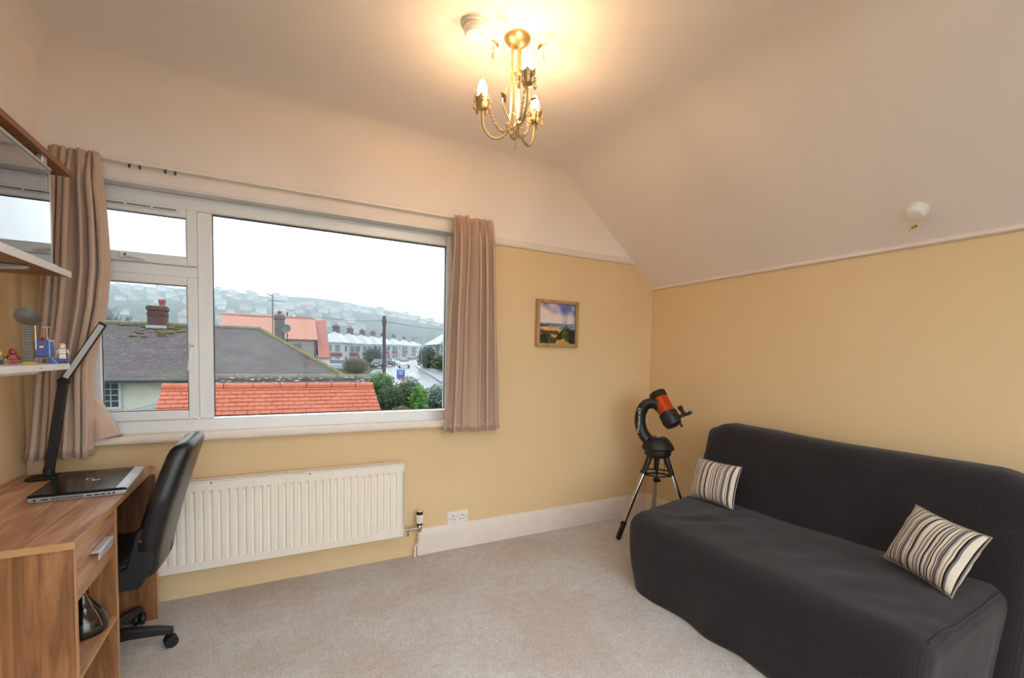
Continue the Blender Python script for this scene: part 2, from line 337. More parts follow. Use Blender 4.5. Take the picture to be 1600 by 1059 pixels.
# ------------------------------------------------------------------ curtains
track = thing('curtain_track', 'thin white curtain track above the window', 'curtain track', (.15, YB-.03, 2.2))
G().box((-.88, YB-.036, 2.196), (1.33, YB-.018, 2.212)).build('rail', m_white_pl, track, True, bev=.003)
for x in (-.8, -.3, .2, .7, 1.25): G().box((x, YB-.02, 2.198), (x+.02, YB, 2.222)).build('bracket', m_white_pl, track, True, smooth=0)
for x in (-.60, -.56, -.46, -.42): G().lathe([(.004, -.012), (.006, 0), (.004, .006)], 8, None, (x, YB-.027, 2.19)).build('glider', m_gasket, track, True)
def curtain(name, label, xt, xb, zt, zb, nf, seed, edge=None, am=.032):
    t = thing(name, label, 'curtain', ((xb[0]+xb[1])/2, YB-.08, zb))
    rnd = random.Random(seed); ph = [rnd.uniform(-.5, .5) for _ in range(nf+2)]
    def fn(u, v):
        s = 1-v                                        # 0 at the bottom, v=0 bottom
        top = max(0, (v-.90)/.10); k = v**.8
        x0 = xb[0]+(xt[0]-xb[0])*k; x1 = xb[1]+(xt[1]-xb[1])*k
        if edge: x0, x1 = edge(v, x0, x1)
        w_ = nf*(u+.045*math.sin(2*PI*u*1.7+seed)+.02*noise.noise((u*5, v*1.1, seed))*math.sin(PI*u)); a = 2*PI*w_
        amp = am*(1-.6*top)*(.85+.9*noise.noise((w_*.8+seed, v*.9, 0)))
        y = YB-.092 + amp*math.sin(a) + .012*noise.noise((u*6+seed, v*2.5, 3)) + .02*top
        if v > .955: y += .007*math.sin(u*nf*5*PI)
        x = x0+(x1-x0)*u + .012*math.sin(a*2)*(1-top) + .006*noise.noise((u*4, v*3, seed))
        z = zb+(zt-zb)*v + .006*math.sin(a+1)*(1-v)*.6 + (.006*abs(math.sin(u*nf*3*PI)) if v > .97 else 0)
        return (x, y, z)
    G().grid(nf*26, 46, fn).build('cloth', m_curtain, t, True, smooth=80, solid=.004, fix=False)
    def hem(u, v): p = fn(u, .012+v*.03); return (p[0], p[1]-.0035, p[2])
    G().grid(nf*26, 2, hem).build('hem', m_curtain, t, True, smooth=80, fix=False, solid=.002)
    return t, fn
def left_edge(v, x0, x1):
    b = [(0, -.755), (.3, -.745), (.5, -.69), (.62, -.675), (.8, -.685), (1, -.70)]
    for (a, xa), (c, xc) in zip(b, b[1:]):
        if a <= v <= c: x1 = xa+(xc-xa)*(v-a)/(c-a)
    return x0, x1
cl, cfn = curtain('curtain', 'oatmeal linen curtain behind the shelves, its edge tucked onto the window board', (-.875, -.70), (-.985, -.755), 2.205, .80, 6, 3, left_edge, .034)
def tuck(u, v):
    a = Vector((-.757, YB-.07, 1.10-.24*v)); b = Vector((-.748+.10*v, YB-.03+.03*math.sin(v*4), 1.10-.22*v)) if v < .97 else Vector((-.65, YB-.01, .884))
    p = a.lerp(b, u); p.y += .025*math.sin(u*PI)*(-1)+.012*noise.noise((u*4, v*4, 9)); p.z = max(.882, p.z - .02*u*(1-v)); p.x += .02*noise.noise((u*3, v*3, 2))*u
    return p
G().grid(14, 16, tuck).build('tucked_edge', m_curtain, cl, True, smooth=80, solid=.008, fix=False)
curtain('curtain', 'oatmeal linen curtain hanging beside the framed picture', (1.035, 1.315), (.975, 1.375), 2.205, .815, 5, 11, None, .042)

# ------------------------------------------------------------------ radiator, socket, picture
rad = thing('radiator', 'cream ribbed panel radiator under the window', 'radiator', (.08, YB-.06, .17))
RX0, RX1, RZ0, RZ1, RY = -.58, .727, .172, .632, YB-.1
nfl = 33; pitch = (RX1-RX0-.05)/nfl; pts = []
for k in range(nfl):
    x = RX0+.025+k*pitch
    pts += [(x, 0), (x+pitch*.26, 0), (x+pitch*.40, .009), (x+pitch*.86, .009)]
pts = [(RX0, 0)] + pts + [(RX1, 0)]
g = G(); rows = [(RZ0, 0), (RZ0+.004, .002), (RZ0+.045, .002), (RZ0+.062, 1), (RZ1-.062, 1), (RZ1-.045, .002), (RZ1-.004, .002), (RZ1, 0)]
for z, f in rows: g.v += [(x, RY+.012-(d*f if f == 1 else .009*(.9 if f else .2)), z) for x, d in pts]
n = len(pts)
for j in range(len(rows)-1): g.f += [(j*n+i, j*n+i+1, (j+1)*n+i+1, (j+1)*n+i) for i in range(n-1)]
g.build('front_panel', m_rad, rad, True, smooth=25, solid=.003, fix=False)
G().box((RX0, RY+.045, RZ0), (RX1, RY+.06, RZ1)).build('rear_panel', m_rad, rad, True, bev=.003)
for x in (RX0-.003, RX1): G().box((x, RY, RZ0), (x+.003, RY+.062, RZ1+.004)).build('end_panel', m_rad, rad, True, bev=.001)
gr = G().box((RX0, RY, RZ1), (RX1, RY+.006, RZ1+.006)).box((RX0, RY+.056, RZ1), (RX1, RY+.062, RZ1+.006))
k = RX0
while k < RX1-.02: gr.box((k, RY+.006, RZ1+.001), (k+.012, RY+.056, RZ1+.004)); k += .024
gr.build('top_grille', m_rad, rad, True, smooth=0)
for x in (-.35, .45): G().box((x, RY+.06, RZ0+.06), (x+.04, YB, RZ1-.06)).build('wall_bracket', m_rad, rad, True, smooth=0)
for x in (-.28, .19): G().lathe([(.004, 0), (.004, .003)], 8, rot('X', 90), (x, RY+.003, RZ1-.008)).build('rust_spot', m_gasket, rad, True)
VX = .838; valve = thing('radiator_valve', 'chrome and cream thermostatic valve at the end of the radiator', 'valve', (VX, YB-.055, 0))
VY = YB-.055
G().lathe([(.011, .172), (.014, .178), (.014, .205), (.011, .213), (.017, .216), (.017, .224)], 16, None, (VX, VY, 0)).tube([(RX1+.005, VY, .197), (VX-.01, VY, .197)], .009, 10).build('valve_body', m_chrome, valve, True)
G().tube([(RX1+.035, VY, .197), (RX1+.035, VY-.006, .172)], [.008, .005], 8).lathe([(.005, .155), (.007, .165), (.005, .172)], 8, None, (RX1+.035, VY-.006, 0)).build('drain_spout', m_chrome, valve, True)
g = G(); nn = 32; pr_ = [(.017, .226), (.021, .232), (.022, .275), (.02, .287)]
for r, z in pr_: g.v += [(VX+(r-(.002 if q % 2 else 0))*math.cos(2*PI*q/nn), VY+(r-(.002 if q % 2 else 0))*math.sin(2*PI*q/nn), z) for q in range(nn)]
for i in range(3): g.f += [(i*nn+q, i*nn+(q+1) % nn, (i+1)*nn+(q+1) % nn, (i+1)*nn+q) for q in range(nn)]
g.f.append(tuple(3*nn+q for q in range(nn))); g.build('thermostat_head', m_rad, valve, True, smooth=0)
G().lathe([(.021, .286), (.021, .300), (.016, .304)], 20, None, (VX, VY, 0)).build('black_ring', m_black, valve, True)
G().lathe([(.0195, .219), (.0195, .229)], 20, None, (VX, VY, 0)).build('black_ring', m_black, valve, True)
G().lathe([(.015, .304), (.013, .307)], 20, None, (VX, VY, 0)).build('cap', m_rad, valve, True)
G().tube(bez([(VX, VY, .175), (VX, VY, .12), (VX-.006, VY+.012, .09), (VX-.02, VY+.025, .07), (VX-.022, VY+.025, .001)]), .0075, 8).build('pipe', m_rad, valve, True)
sock = thing('wall_socket', 'white double power socket above the skirting board', 'socket', (1.117, YB, .167))
G().box((1.042, YB-.009, .168), (1.193, YB, .254)).build('plate', m_white_pl, sock, True, bev=.003)
for sx in (1.085, 1.15):
    for dx, dz in ((0, .02), (-.011, 0), (.011, 0)): G().box((sx-.003+dx, YB-.0098, .196+dz), (sx+.003+dx, YB-.0088, .204+dz+(.004 if dz else 0))).build('pin_slot', m_gasket, sock, True, smooth=0)
for sx in (1.108, 1.128): G().box((sx-.007, YB-.013, .214), (sx+.007, YB-.0085, .238)).build('rocker_switch', m_white_pl, sock, True, bev=.002)
for sx in (1.056, 1.179): G().lathe([(.003, 0), (.003, .0012)], 8, rot('X', 90), (sx, YB-.009, .211)).build('screw', m_gasket, sock, True)
# picture: a coast scene painted on board
pic = thing('framed_picture', 'small wooden framed painting of a grassy coast under a blue sky', 'picture', (1.88, YB-.012, 1.395))
PX0, PX1, PZ0, PZ1 = 1.698, 2.062, 1.392, 1.733
m_frame = M_wood('pale_ash_frame', 2, (190, 156, 112), (172, 136, 94), (146, 112, 76))
rect_frame(PX0, PX1, PZ0, PZ1, .024, .024, .024, .024, YB-.035, YB-.002).build('frame', m_frame, pic, True, bev=.003)
def paint(u, v):
    nz = lambda s, o=0: noise.noise((u*s+o, v*s, o))
    def mixc(a, b, t): t = max(0, min(1, t)); return [a[i]+(b[i]-a[i])*t for i in range(3)]
    h1 = .50-abs(u-.74)*1.25 + .03*nz(14) ; spike = .60 if abs(u-.735) < .008 else 0
    dune = .33+.06*nz(5, 2)-.30*max(0, u-.05)*(1 if u < .3 else 0)
    right = .34+.04*nz(9, 5) if u > .8 else 0
    c = None
    if v > .50:
        t = (u-.35)*1.4+(v-.75)*1.8+.9*nz(4, 1); c = mixc((232, 206, 198), (74, 88, 152), t); c = mixc(c, (206, 204, 214), .8*nz(7, 4)+.1)
    else: c = mixc((72, 104, 140), (150, 166, 182), .5+nz(18, 3)) if v > .36 else None
    if v <= .5 and v > .36 and u < .3 and abs(v-.42-.05*(u/.3)) < .018: c = (60, 52, 46)
    if c is None or (v <= .42-.02*nz(6) and u < .55):
        c = mixc((206, 150, 96), (226, 178, 122), .5+nz(8, 6))
        if u < .55 and abs(v-.30+.05*u) < .045+.015*nz(10): c = mixc((62, 66, 38), (96, 92, 50), .5+nz(12))
    if v < h1 or (v < .60 and spike): c = mixc((44, 48, 30), (100, 128, 40), .45+1.1*nz(8, 7)+(u-.72)*1.5)
    if u > .82 and v < .36: c = mixc((48, 40, 42), (66, 58, 52), .5+nz(9))
    if v < .24 and u < .34+.05*nz(6): c = mixc((46, 40, 40), (70, 70, 42), .5+nz(8, 9))
    if v < .16+.05*nz(7, 3) and .26 < u < .58: c = mixc((52, 64, 34), (84, 96, 44), .5+nz(9))
    if v < .13+.05*nz(11, 8)-.35*abs(u-.62) and .46 < u < .84: c = mixc((196, 136, 70), (216, 170, 96), .5+nz(14))
    return c
g = G(); NU, NV = 90, 90
g.grid(NU, NV, lambda u, v: (PX0+.02+u*(PX1-PX0-.04), YB-.016, PZ0+.02+v*(PZ1-PZ0-.04)))
o = g.build('painting', M_attr('oil_paint', .5), pic, True, smooth=0, solid=.004, fix=False)
ca = o.data.color_attributes.new('col', 'FLOAT_COLOR', 'POINT')
for i in range(len(o.data.vertices)):
    c = paint((i % (NU+1))/NU, (i//(NU+1))/NV); ca.data[i].color = rgb(*[max(0, min(255, q)) for q in c])

# ------------------------------------------------------------------ ceiling fittings
sd = thing('smoke_detector', 'round white smoke detector on the ceiling next to the light fitting', 'smoke detector', (.745, 1.80, ZC))
G().lathe([(.056, ZC), (.056, ZC-.008), (.05, ZC-.014)], 32, None, (.745, 1.80, 0)).build('base', m_white_pl, sd, True)
G().lathe([(.046, ZC-.014), (.049, ZC-.018), (.048, ZC-.034), (.038, ZC-.046), (.012, ZC-.048)], 32, None, (.747, 1.797, 0)).build('cover', m_white_pl, sd, True)
G().lathe([(.006, ZC-.046), (.005, ZC-.051)], 12, None, (.76, 1.77, 0)).build('test_button', m_trim, sd, True)
sn = Vector((-(ZC-1.905), 0, -(XR-fx))).normalized(); sc_ = Vector((2.687, 1.05, 1.905+(XR-2.687)*(ZC-1.905)/(XR-fx)))
ps = thing('pull_cord_switch', 'round white pull switch with brass ended cord on the sloping ceiling', 'switch', sc_)
mrot = sn.to_track_quat('Z', 'Y').to_matrix()
G().lathe([(.043, -.004), (.043, .008), (.036, .014), (.034, .034), (.026, .04), (.01, .041)], 28, mrot).build('base', m_white_pl, ps)
p0 = sn*.04
G().tube([p0, p0+Vector((0, 0, -.022)), p0+Vector((-.004, 0, -.04))], .0022, 6).tube(bez([p0+Vector((-.004, 0, -.04)), p0+Vector((-.016, .004, -.055)), p0+Vector((-.026, .008, -.078))]), .002, 6).build('cord', m_fit, ps)
G().lathe([(.003, -.016), (.007, -.012), (.008, 0), (.005, .01), (.007, .014), (.003, .018)], 14, rot('Y', 70).to_3x3(), p0+Vector((.002, 0, -.052))).build('acorn', m_brass, ps)
# ------------------------------------------------------------------ chandelier
CX, CYY = .935, 1.785
ch = thing('chandelier', 'small brass ceiling light with three candle bulbs and crystal beads', 'ceiling light', (CX, CYY, ZC))
G().lathe([(.056, 0), (.057, -.006), (.05, -.016), (.03, -.03), (.012, -.036)], 32).build('canopy', m_fit, ch)
m_bulb = M_emit('glowing_candle_bulb', (1, .645, .35, 1), BULB)
angs = [math.radians(a) for a in (156, 259, 27)]
for k, a in enumerate(angs):
    d = Vector((math.cos(a), math.sin(a), 0)); e = Vector((-d.y, d.x, 0)); R0 = .146
    dz = (-.03, 0, -.02)[k]
    arm = bez([d*.022+Vector((0, 0, -.02)), d*.02+Vector((0, 0, -.18)), d*.024+Vector((0, 0, -.30+dz)), d*.05+Vector((0, 0, -.375+dz)), d*.10+Vector((0, 0, -.388+dz)), d*.138+Vector((0, 0, -.345+dz)), d*R0+Vector((0, 0, -.27+dz))], 7)
    G().tube(arm, .0058, 8).build('arm', m_fit, ch)
    c = d*R0+Vector((0, 0, -.275+dz)); g = G()   # tulip cup of petals
    nn = 18; pr_ = [(.009, 0), (.020, .005), (.024, .02), (.025, .034), (.033, .050)]
    for i, (r, z) in enumerate(pr_):
        g.v += [tuple(c+Vector(((r*(1+.07*math.cos(6*2*PI*q/nn)))*math.cos(2*PI*q/nn), (r*(1+.07*math.cos(6*2*PI*q/nn)))*math.sin(2*PI*q/nn), z+(.008*math.cos(6*2*PI*q/nn) if i == 4 else 0)))) for q in range(nn)]
    for i in range(4): g.f += [(i*nn+q, i*nn+(q+1) % nn, (i+1)*nn+(q+1) % nn, (i+1)*nn+q) for q in range(nn)]
    g.f.append(tuple(range(nn))[::-1]); cup = g.build('cup', m_fit, ch, smooth=50, solid=.0015)
    G().lathe([(.009, .004), (.009, .046)], 12, None, c).build('candle_sleeve', m_white_pl, ch)
    G().lathe([(.009, .044), (.016, .057), (.020, .075), (.019, .093), (.013, .111), (.005, .125), (.001, .129)], 14, None, c).build('bulb', m_bulb, ch)
    for q in range(5):                            # crystal drops round the cup
        b = a+q*2*PI/5+.4; p = c+Vector((math.cos(b)*.034, math.sin(b)*.034, .046))
        dr = G().ball(p+Vector((0, 0, -.008)), .0055, 8).ball(p+Vector((0, 0, -.018)), .006, 8)
        dr.lathe([(.001, -.056), (.008, -.047), (.006, -.036), (.001, -.024)], 6, None, p); dr.build('crystal_drop', m_crystal, ch, smooth=0)
    # bead strand from this cup to the middle
    q0 = c+Vector((0, 0, .03))-d*.02; q1 = d*.02+Vector((0, 0, -.345+dz)); st = G()
    for i in range(15):
        t = i/14; p = q0.lerp(q1, t)+Vector((0, 0, -.055*math.sin(PI*t))); st.ball(p, .0074, 8)
    st.build('bead_strand', m_crystal, ch, smooth=60)
    q2 = angs[(k+1) % 3]; d2 = Vector((math.cos(q2), math.sin(q2), 0)); st = G()
    for i in range(13):
        t = i/12; p = (d*.04+Vector((0, 0, -.36))).lerp(d2*.04+Vector((0, 0, -.36)), t)+Vector((0, 0, -.05*math.sin(PI*t))); st.ball(p, .0074, 8)
    st.build('bead_strand', m_crystal, ch, smooth=60)
    # leafy scroll between the arms
    a2 = a+math.radians(38); s = Vector((math.cos(a2), math.sin(a2), 0))
    sc2 = bez([s*.03+Vector((0, 0, -.36)), s*.075+Vector((0, 0, -.30)), s*.05+Vector((0, 0, -.22)), s*.026+Vector((0, 0, -.16)), s*.06+Vector((0, 0, -.10)), s*.105+Vector((0, 0, -.085))], 7)
    G().tube(sc2, [.0032]*(len(sc2)-4)+[.0028, .0024, .002, .0014], 6).build('scroll', m_fit, ch)
    def leaf(base, dirv, L, w_):
        dirv = dirv.normalized(); sd_ = dirv.cross(Vector((0, 0, 1))).normalized(); upv = sd_.cross(dirv); gg = G()
        gg.grid(6, 2, lambda u, v: base+dirv*L*u+sd_*w_*math.sin(PI*min(1, u*.98+.02))*(v-.5)*2+upv*(.012*math.sin(PI*u)-.006*abs(v-.5)))
        gg.build('leaf', m_fit, ch, smooth=60, solid=.001, fix=False)
    leaf(s*.10+Vector((0, 0, -.086)), s+Vector((0, 0, .35)), .045, .009); leaf(s*.06+Vector((0, 0, -.29)), s*.6+e*.5+Vector((0, 0, .5)), .05, .010)
    p = s*.13+Vector((0, 0, -.085)); dr = G().ball(p+Vector((0, 0, -.006)), .004, 8).ball(p+Vector((0, 0, -.017)), .005, 8).lathe([(.001, -.062), (.008, -.05), (.006, -.036), (.001, -.024)], 6, None, p)
    dr.build('crystal_drop', m_crystal, ch, smooth=0)
G().lathe([(.004, -.40), (.012, -.385), (.014, -.37), (.006, -.35)], 16).build('boss', m_fit, ch)
G().ball((0, 0, -.408), .006, 8).ball((0, 0, -.422), .005, 8).lathe([(.001, -.465), (.006, -.456), (.005, -.442), (.001, -.43)], 6).build('crystal_drop', m_crystal, ch, smooth=0)

# ------------------------------------------------------------------ shelves on the left wall
def bracket(parent, y, z, m=m_alu):
    pts = [(0, 0), (.205, 0), (.215, -.006), (.205, -.014), (.10, -.024), (.03, -.05), (0, -.055)]
    G().prism(pts, y-.011, y+.011, lambda u, v, w: (XL+u, w, z+v)).build('bracket', m, parent, True, bev=.004)
SX = -.752
cab = thing('wall_cabinet', 'brown wall cabinet of two boards with a sliding glass door', 'cabinet', (XL, 1.9, 1.6))
tb = G().box((XL, 1.2, 2.035), (SX, 2.66, 2.058)).build('top_board', m_shelfwood, cab, True, bev=.001)
mb = G().box((XL, 1.2, 1.605), (SX-.006, 2.615, 1.629)).build('lower_board', m_shelfwood, cab, True, bev=.001)
G().box((SX-.006, 1.2, 1.604), (SX, 2.617, 1.630)).build('edge_strip', m_white, mb, True)
G().box((SX-.024, 1.2, 1.629), (SX-.008, 2.50, 1.637)).build('door_track', m_alu, mb, True)
gd = G().box((SX-.018, 1.2, 1.637), (SX-.013, 2.47, 2.0)).build('glass_door', m_cabglass, cab, True, smooth=0)
G().box((SX-.019, 2.463, 1.637), (SX-.012, 2.472, 2.0)).build('edge_trim', m_alu, gd, True, bev=.002)
G().box((SX-.024, 1.2, 1.995), (SX-.008, 2.47, 2.005)).build('door_rail', m_alu, cab, True)
G().box((SX-.03, 2.40, 2.002), (SX-.01, 2.44, 2.036)).build('door_clip', m_alu, cab, True, bev=.004)
G().box((XL, 1.2, 1.629), (XL+.006, 2.47, 2.035)).build('back_panel', m_white, cab, True)
for y in (1.5, 2.33): bracket(cab, y, 1.605)
sh = thing('wall_shelf', 'white wall shelf holding the toys', 'shelf', (XL, 1.9, 1.2))
G().box((XL, 1.2, 1.217), (SX, 2.57, 1.241)).build('board', m_white, sh, True, bev=.001)
for y in (1.5, 2.38): bracket(sh, y, 1.217, m_white_pl)
G().lathe([(.003, 0), (.003, .001)], 8, rot('Y', 90), (SX, 2.30, 1.228)).build('scuff', m_gasket, sh, True)
# toys, turned towards the room
rt = math.radians(18.5); SZ = 1.241
m_tgrey = plain('grey_toy_plastic', (104, 102, 96), .35); m_tblue = plain('blue_toy_plastic', (4, 38, 138), .3); m_tlblue = plain('pale_blue_stripe', (150, 190, 240), .35)
m_tred = plain('red_toy_plastic', (158, 8, 10), .3); m_twhite = plain('white_toy_plastic', (236, 236, 238), .3); m_tgold = plain('gold_visor', (214, 150, 30), .2, .7); m_tyel = plain('yellow_toy_plastic', (236, 196, 40), .35); m_tblk = plain('black_toy_plastic', (20, 20, 22), .35)
dish = thing('toy_radar_dish', 'grey toy building brick tower topped by a round dish', 'toy', (-.841, 2.465, SZ), rt)
g = G()
for i in range(13): g.box((-.0105, -.0105, .018+i*.0096), (.0105, .0105, .018+i*.0096+.0088))
g.build('brick_tower', m_tgrey, dish, bev=.0008)
G().lathe([(.004, 0), (.023, .003), (.036, .010), (.040, .015), (.0385, .016), (.021, .006), (.003, .004)], 28, (rot('X', 62) @ rot('Y', 10)).to_3x3(), (0, .004, .175)).build('dish', m_tgrey, dish)
G().tube([(.020, -.012, .055), (.020, -.012, .15)], .0025, 6).build('rod', m_twhite, dish)
G().box((-.022, -.02, .011), (.022, .02, .019)).build('base_plate', m_tgrey, dish, bev=.001)
for s in (-1, 1): G().prism([(s*.004, .012), (s*.012, .012), (s*.02, 0), (s*.012, 0)], -.012, .012, lambda u, v, w_: (u, w_, v)).build('foot', m_tlblue, dish)
rov = thing('toy_rover', 'blue toy building brick box on splayed legs with a thin aerial', 'toy', (-.810, 2.512, SZ), rt); rov.scale = (.72, .8, 1)
G().box((-.040, -.02, .027), (.018, .03, .093)).build('box_body', m_tblue, rov, bev=.002)
G().box((.018, -.018, .029), (.038, .03, .091)).build('door_frame', m_tblue, rov, bev=.001)
G().box((.017, -.0215, .027), (.0215, -.0175, .094)).box((.0215, -.0215, .0885), (.039, -.0175, .094)).box((.035, -.0215, .072), (.039, -.0175, .09)).build('white_stripe', m_tlblue, rov)
G().box((-.042, -.022, .020), (.040, .032, .027)).build('chassis', m_tgrey, rov, bev=.001)
G().prism([(-.012, .016), (-.006, .019), (.006, .019), (.012, .016), (0, .012)], -.0212, -.0198, lambda u, v, w_: (-.012+u*.9, w_, .052+v*.9)).build('emblem', m_tgold, rov)
for x, s in ((-.03, -1), (.03, 1), (.01, 1)): G().prism([(x-.004, .021), (x+.004, .021), (x+.004+s*.008, 0), (x-.006+s*.008, 0)], -.022, -.012, lambda u, v, w_: (u, w_, v)).build('leg', m_tlblue if x < 0 else m_tblue, rov)
G().prism([(.018, .022), (.034, .022), (.062, 0), (.026, 0)], -.024, -.004, lambda u, v, w_: (u, w_, v)).build('ramp', m_tblue, rov)
G().prism([(.024, .0225), (.028, .0225), (.052, .0005), (.047, .0005)], -.0255, -.0235, lambda u, v, w_: (u, w_, v)).build('ramp_stripe', m_tlblue, rov)
G().box((.040, -.022, .008), (.108, .022, .0205)).build('rear_platform', m_tblue, rov, bev=.001)
G().ball((-.006, .004, .099), .008, 10).build('beacon', m_tred, rov)
G().tube([(.012, .004, .093), (.012, .004, .146)], .0018, 6).tube(bez([(-.008, .004, .146), (.012, .004, .148), (.028, .004, .143)]), .0014, 6).ball((.014, .004, .097), .0055, 8).build('aerial', m_twhite, rov)
def minifig(name, label, x, y, mb_, ml, mh, visor=None, s=1.0, dz=0):
    t = thing(name, label, 'toy figure', (x, y, SZ+dz), rt, 'toy brick figures on the white shelf'); q = .00115*s
    for d in (-1, 1):
        G().box((min(0, d*7)*q, -4*q, 0), (max(0, d*7)*q, 4*q, 13*q)).box((min(0, d*7)*q, -7*q, 0), (max(0, d*7)*q, 4*q, 4*q)).build('leg', ml, t, bev=.0006)
        G().tube([(d*8.5*q, 0, 25*q), (d*11.5*q, -2*q, 19*q), (d*12*q, -6*q, 15*q)], 2.4*q, 8).build('arm', mb_, t)
        G().lathe([(2.6*q, -2*q), (2.6*q, 2*q)], 8, None, (d*12*q, -7*q, 14*q)).build('hand', mh, t)
    G().prism([(-8*q, 14*q), (8*q, 14*q), (6*q, 27*q), (-6*q, 27*q)], -4*q, 4*q, lambda u, v, w_: (u, w_, v)).build('torso', mb_, t, bev=.0006)
    G().lathe([(4*q, 27*q), (5*q, 29*q), (5.2*q, 35*q), (4*q, 37.5*q), (2.4*q, 38*q), (2.4*q, 40*q)], 16).build('head', mh, t)
    if visor:
        G().lathe([(7*q, 27*q), (8*q, 30*q), (8*q, 37*q), (6*q, 42*q), (2*q, 43.5*q)], 16).build('helmet', mb_, t)
        G().box((-5.5*q, -9.2*q, 30*q), (5.5*q, -6*q, 38*q)).build('visor', visor, t, bev=.002)
        G().box((-6*q, 4*q, 14*q), (6*q, 9*q, 28*q)).build('backpack', mb_, t, bev=.001)
    return t
minifig('toy_astronaut', 'white toy astronaut with a gold visor standing on the platform behind the blue box', -.7615, 2.528, m_twhite, m_twhite, m_tyel, m_tgold, 1.25, .0206)
minifig('toy_figure', 'all red toy figure on the white shelf', -.842, 2.345, m_tred, m_tred, m_tred, m_tred, 1.15)
minifig('toy_figure', 'grey and black toy figure with a yellow head beside the red one', -.855, 2.285, m_tgrey, m_tblk, m_tyel, None, 1.05)
tag(G().box((-.83, 2.375, SZ), (-.80, 2.41, SZ+.008)).build('toy_brick', m_tyel, bev=.001), 'small yellow toy tile lying beside the red figure', 'toy')

# ------------------------------------------------------------------ desk
DX0, DX1, DY0, DY1, DZ = XL+.004, -.52, 1.77, 2.80, .732
desk = thing('desk', 'walnut effect desk with a drawer and an open cubby', 'desk', (-.76, 2.28, 0))
top = G().box((DX0, DY0, DZ-.022), (DX1, DY1, DZ)).build('desk_top', m_desk_y, desk, True, bev=.0015)
G().box((DX1, DY0-.001, DZ-.022), (DX1+.002, DY1, DZ-.001)).box((DX0, DY0-.002, DZ-.022), (DX1+.002, DY0, DZ-.001)).build('edge_band', m_edge, top, True)
def panel(nm, lo, hi, front=True):
    p = G().box(lo, hi).build(nm, m_desk_z, desk, True, bev=.001)
    if front: G().box((hi[0], lo[1], lo[2]), (hi[0]+.002, hi[1], hi[2])).build('edge_band', m_edge, p, True)
panel('side_panel', (DX0, DY0+.004, 0), (DX1-.003, DY0+.022, DZ-.022))
panel('inner_panel', (DX0, 2.176, 0), (DX1-.003, 2.194, DZ-.022))
panel('end_panel', (DX0, 2.70, 0), (-.497, 2.718, DZ-.022))
panel('back_panel', (DX0, DY0+.022, .3), (DX0+.012, 2.70, DZ-.022), False)
cs = G().box((DX0+.012, DY0+.022, .283), (DX1-.006, 2.176, .299)).build('cubby_shelf', m_desk_y, desk, True)
G().box((DX1-.006, DY0+.022, .283), (DX1-.004, 2.176, .299)).build('edge_band', m_edge, cs, True)
dw = G().box((DX1-.022, DY0+.025, .538), (DX1-.003, 2.173, .706)).box((DX0+.05, DY0+.03, .56), (DX1-.022, 2.168, .68)).build('drawer', m_desk_y, desk, True, bev=.001)
hd = G().prism([(0, .012), (.022, .014), (.026, .010), (.022, -.018), (.017, -.018), (.020, .006), (0, .004)], 1.915, 2.055, lambda u, v, w_: (DX1-.003+u, w_, .632+v)).build('handle', m_alu, dw, True, bev=.001)
# flask on the cubby shelf
m_fglass = M_glass('clear_vase_glass', (.84, .87, .85, 1), 1.2)
vs = thing('glass_vase', 'clear flask shaped glass vase with a gold tied neck in the desk cubby', 'vase', (-.594, 2.085, .299))
G().lathe([(.05, .001), (.066, .006), (.07, .03), (.06, .06), (.038, .095), (.02, .125), (.016, .145), (.019, .172), (.017, .172), (.014, .145), (.018, .125), (.035, .095), (.057, .06), (.066, .03), (.05, .008)], 32).build('glass_body', m_fglass, vs)
G().lathe([(.046, .004), (.06, .009), (.063, .03), (.056, .055), (.01, .058)], 24).build('dark_filling', plain('dark_pebbles', (44, 38, 30), .4, scale=90, var=.4), vs)
G().tube([(.018*math.cos(t), .018*math.sin(t), .140+.002*math.sin(t*2)) for t in [i*2*PI/20 for i in range(20)]], .0022, 6, True).build('gold_tie', m_brass, vs)
G().ball((.008, -.012, .085), .006, 8).build('amber_bead', m_tgold, vs)
# laptop
lap = thing('laptop', 'closed black and silver laptop on the desk', 'laptop', (-.663, 2.478, DZ), math.radians(3))
LW, LD, LT = .142, .196, .030
def slab(x0, x1, y0, y1, z0, z1, r):
    return rounded_box((x0, y0, z0), (x1, y1, z1), r, (10, 14, 4))
G().prism([(-LW, .004), (-LW+.01, 0), (LW-.01, 0), (LW, .006), (LW-.002, .017), (-LW, .019)], -LD, LD, lambda u, v, w_: (u, w_, v)).build('base', m_silver, lap, bev=.003)
lid = G().prism([(-LW, .0195), (LW, .0185), (LW, .023), (LW-.01, .0275), (-LW+.006, .0295), (-LW, .027)], -LD, LD, lambda u, v, w_: (u, w_, v)).build('lid', plain('dark_brushed_lid', (26, 28, 32), .22, .4), lap, bev=.003)
G().prism([(LW-.034, .0290), (LW-.008, .0284), (LW+.001, .022), (LW-.034, .0255)], -LD+.004, LD-.004, lambda u, v, w_: (u, w_, v)).build('silver_lip', m_alu, lid)
G().tube([(.024*math.cos(t), .024*math.sin(t), .0289-.0071*.024*math.cos(t)) for t in [i*2*PI/32 for i in range(32)]], .0013, 6, True).build('logo_ring', m_chrome, lid)
text_mesh('DELL', .016, m_chrome, 'logo_letters', lid, T(0, 0, .0288) @ rot('Z', 90))
g = G()
for k in range(15): g.box((-.076+k*.006, -LD-.0008, .006), (-.073+k*.006, -LD+.002, .014))
g.build('vent_grille', m_black, lap, smooth=0)
for x0, x1 in ((-.105, -.085), (.022, .036), (.044, .058), (.062, .076)): G().box((x0, -LD-.0008, .007), (x1, -LD+.002, .012)).build('port', m_black, lap, smooth=0)
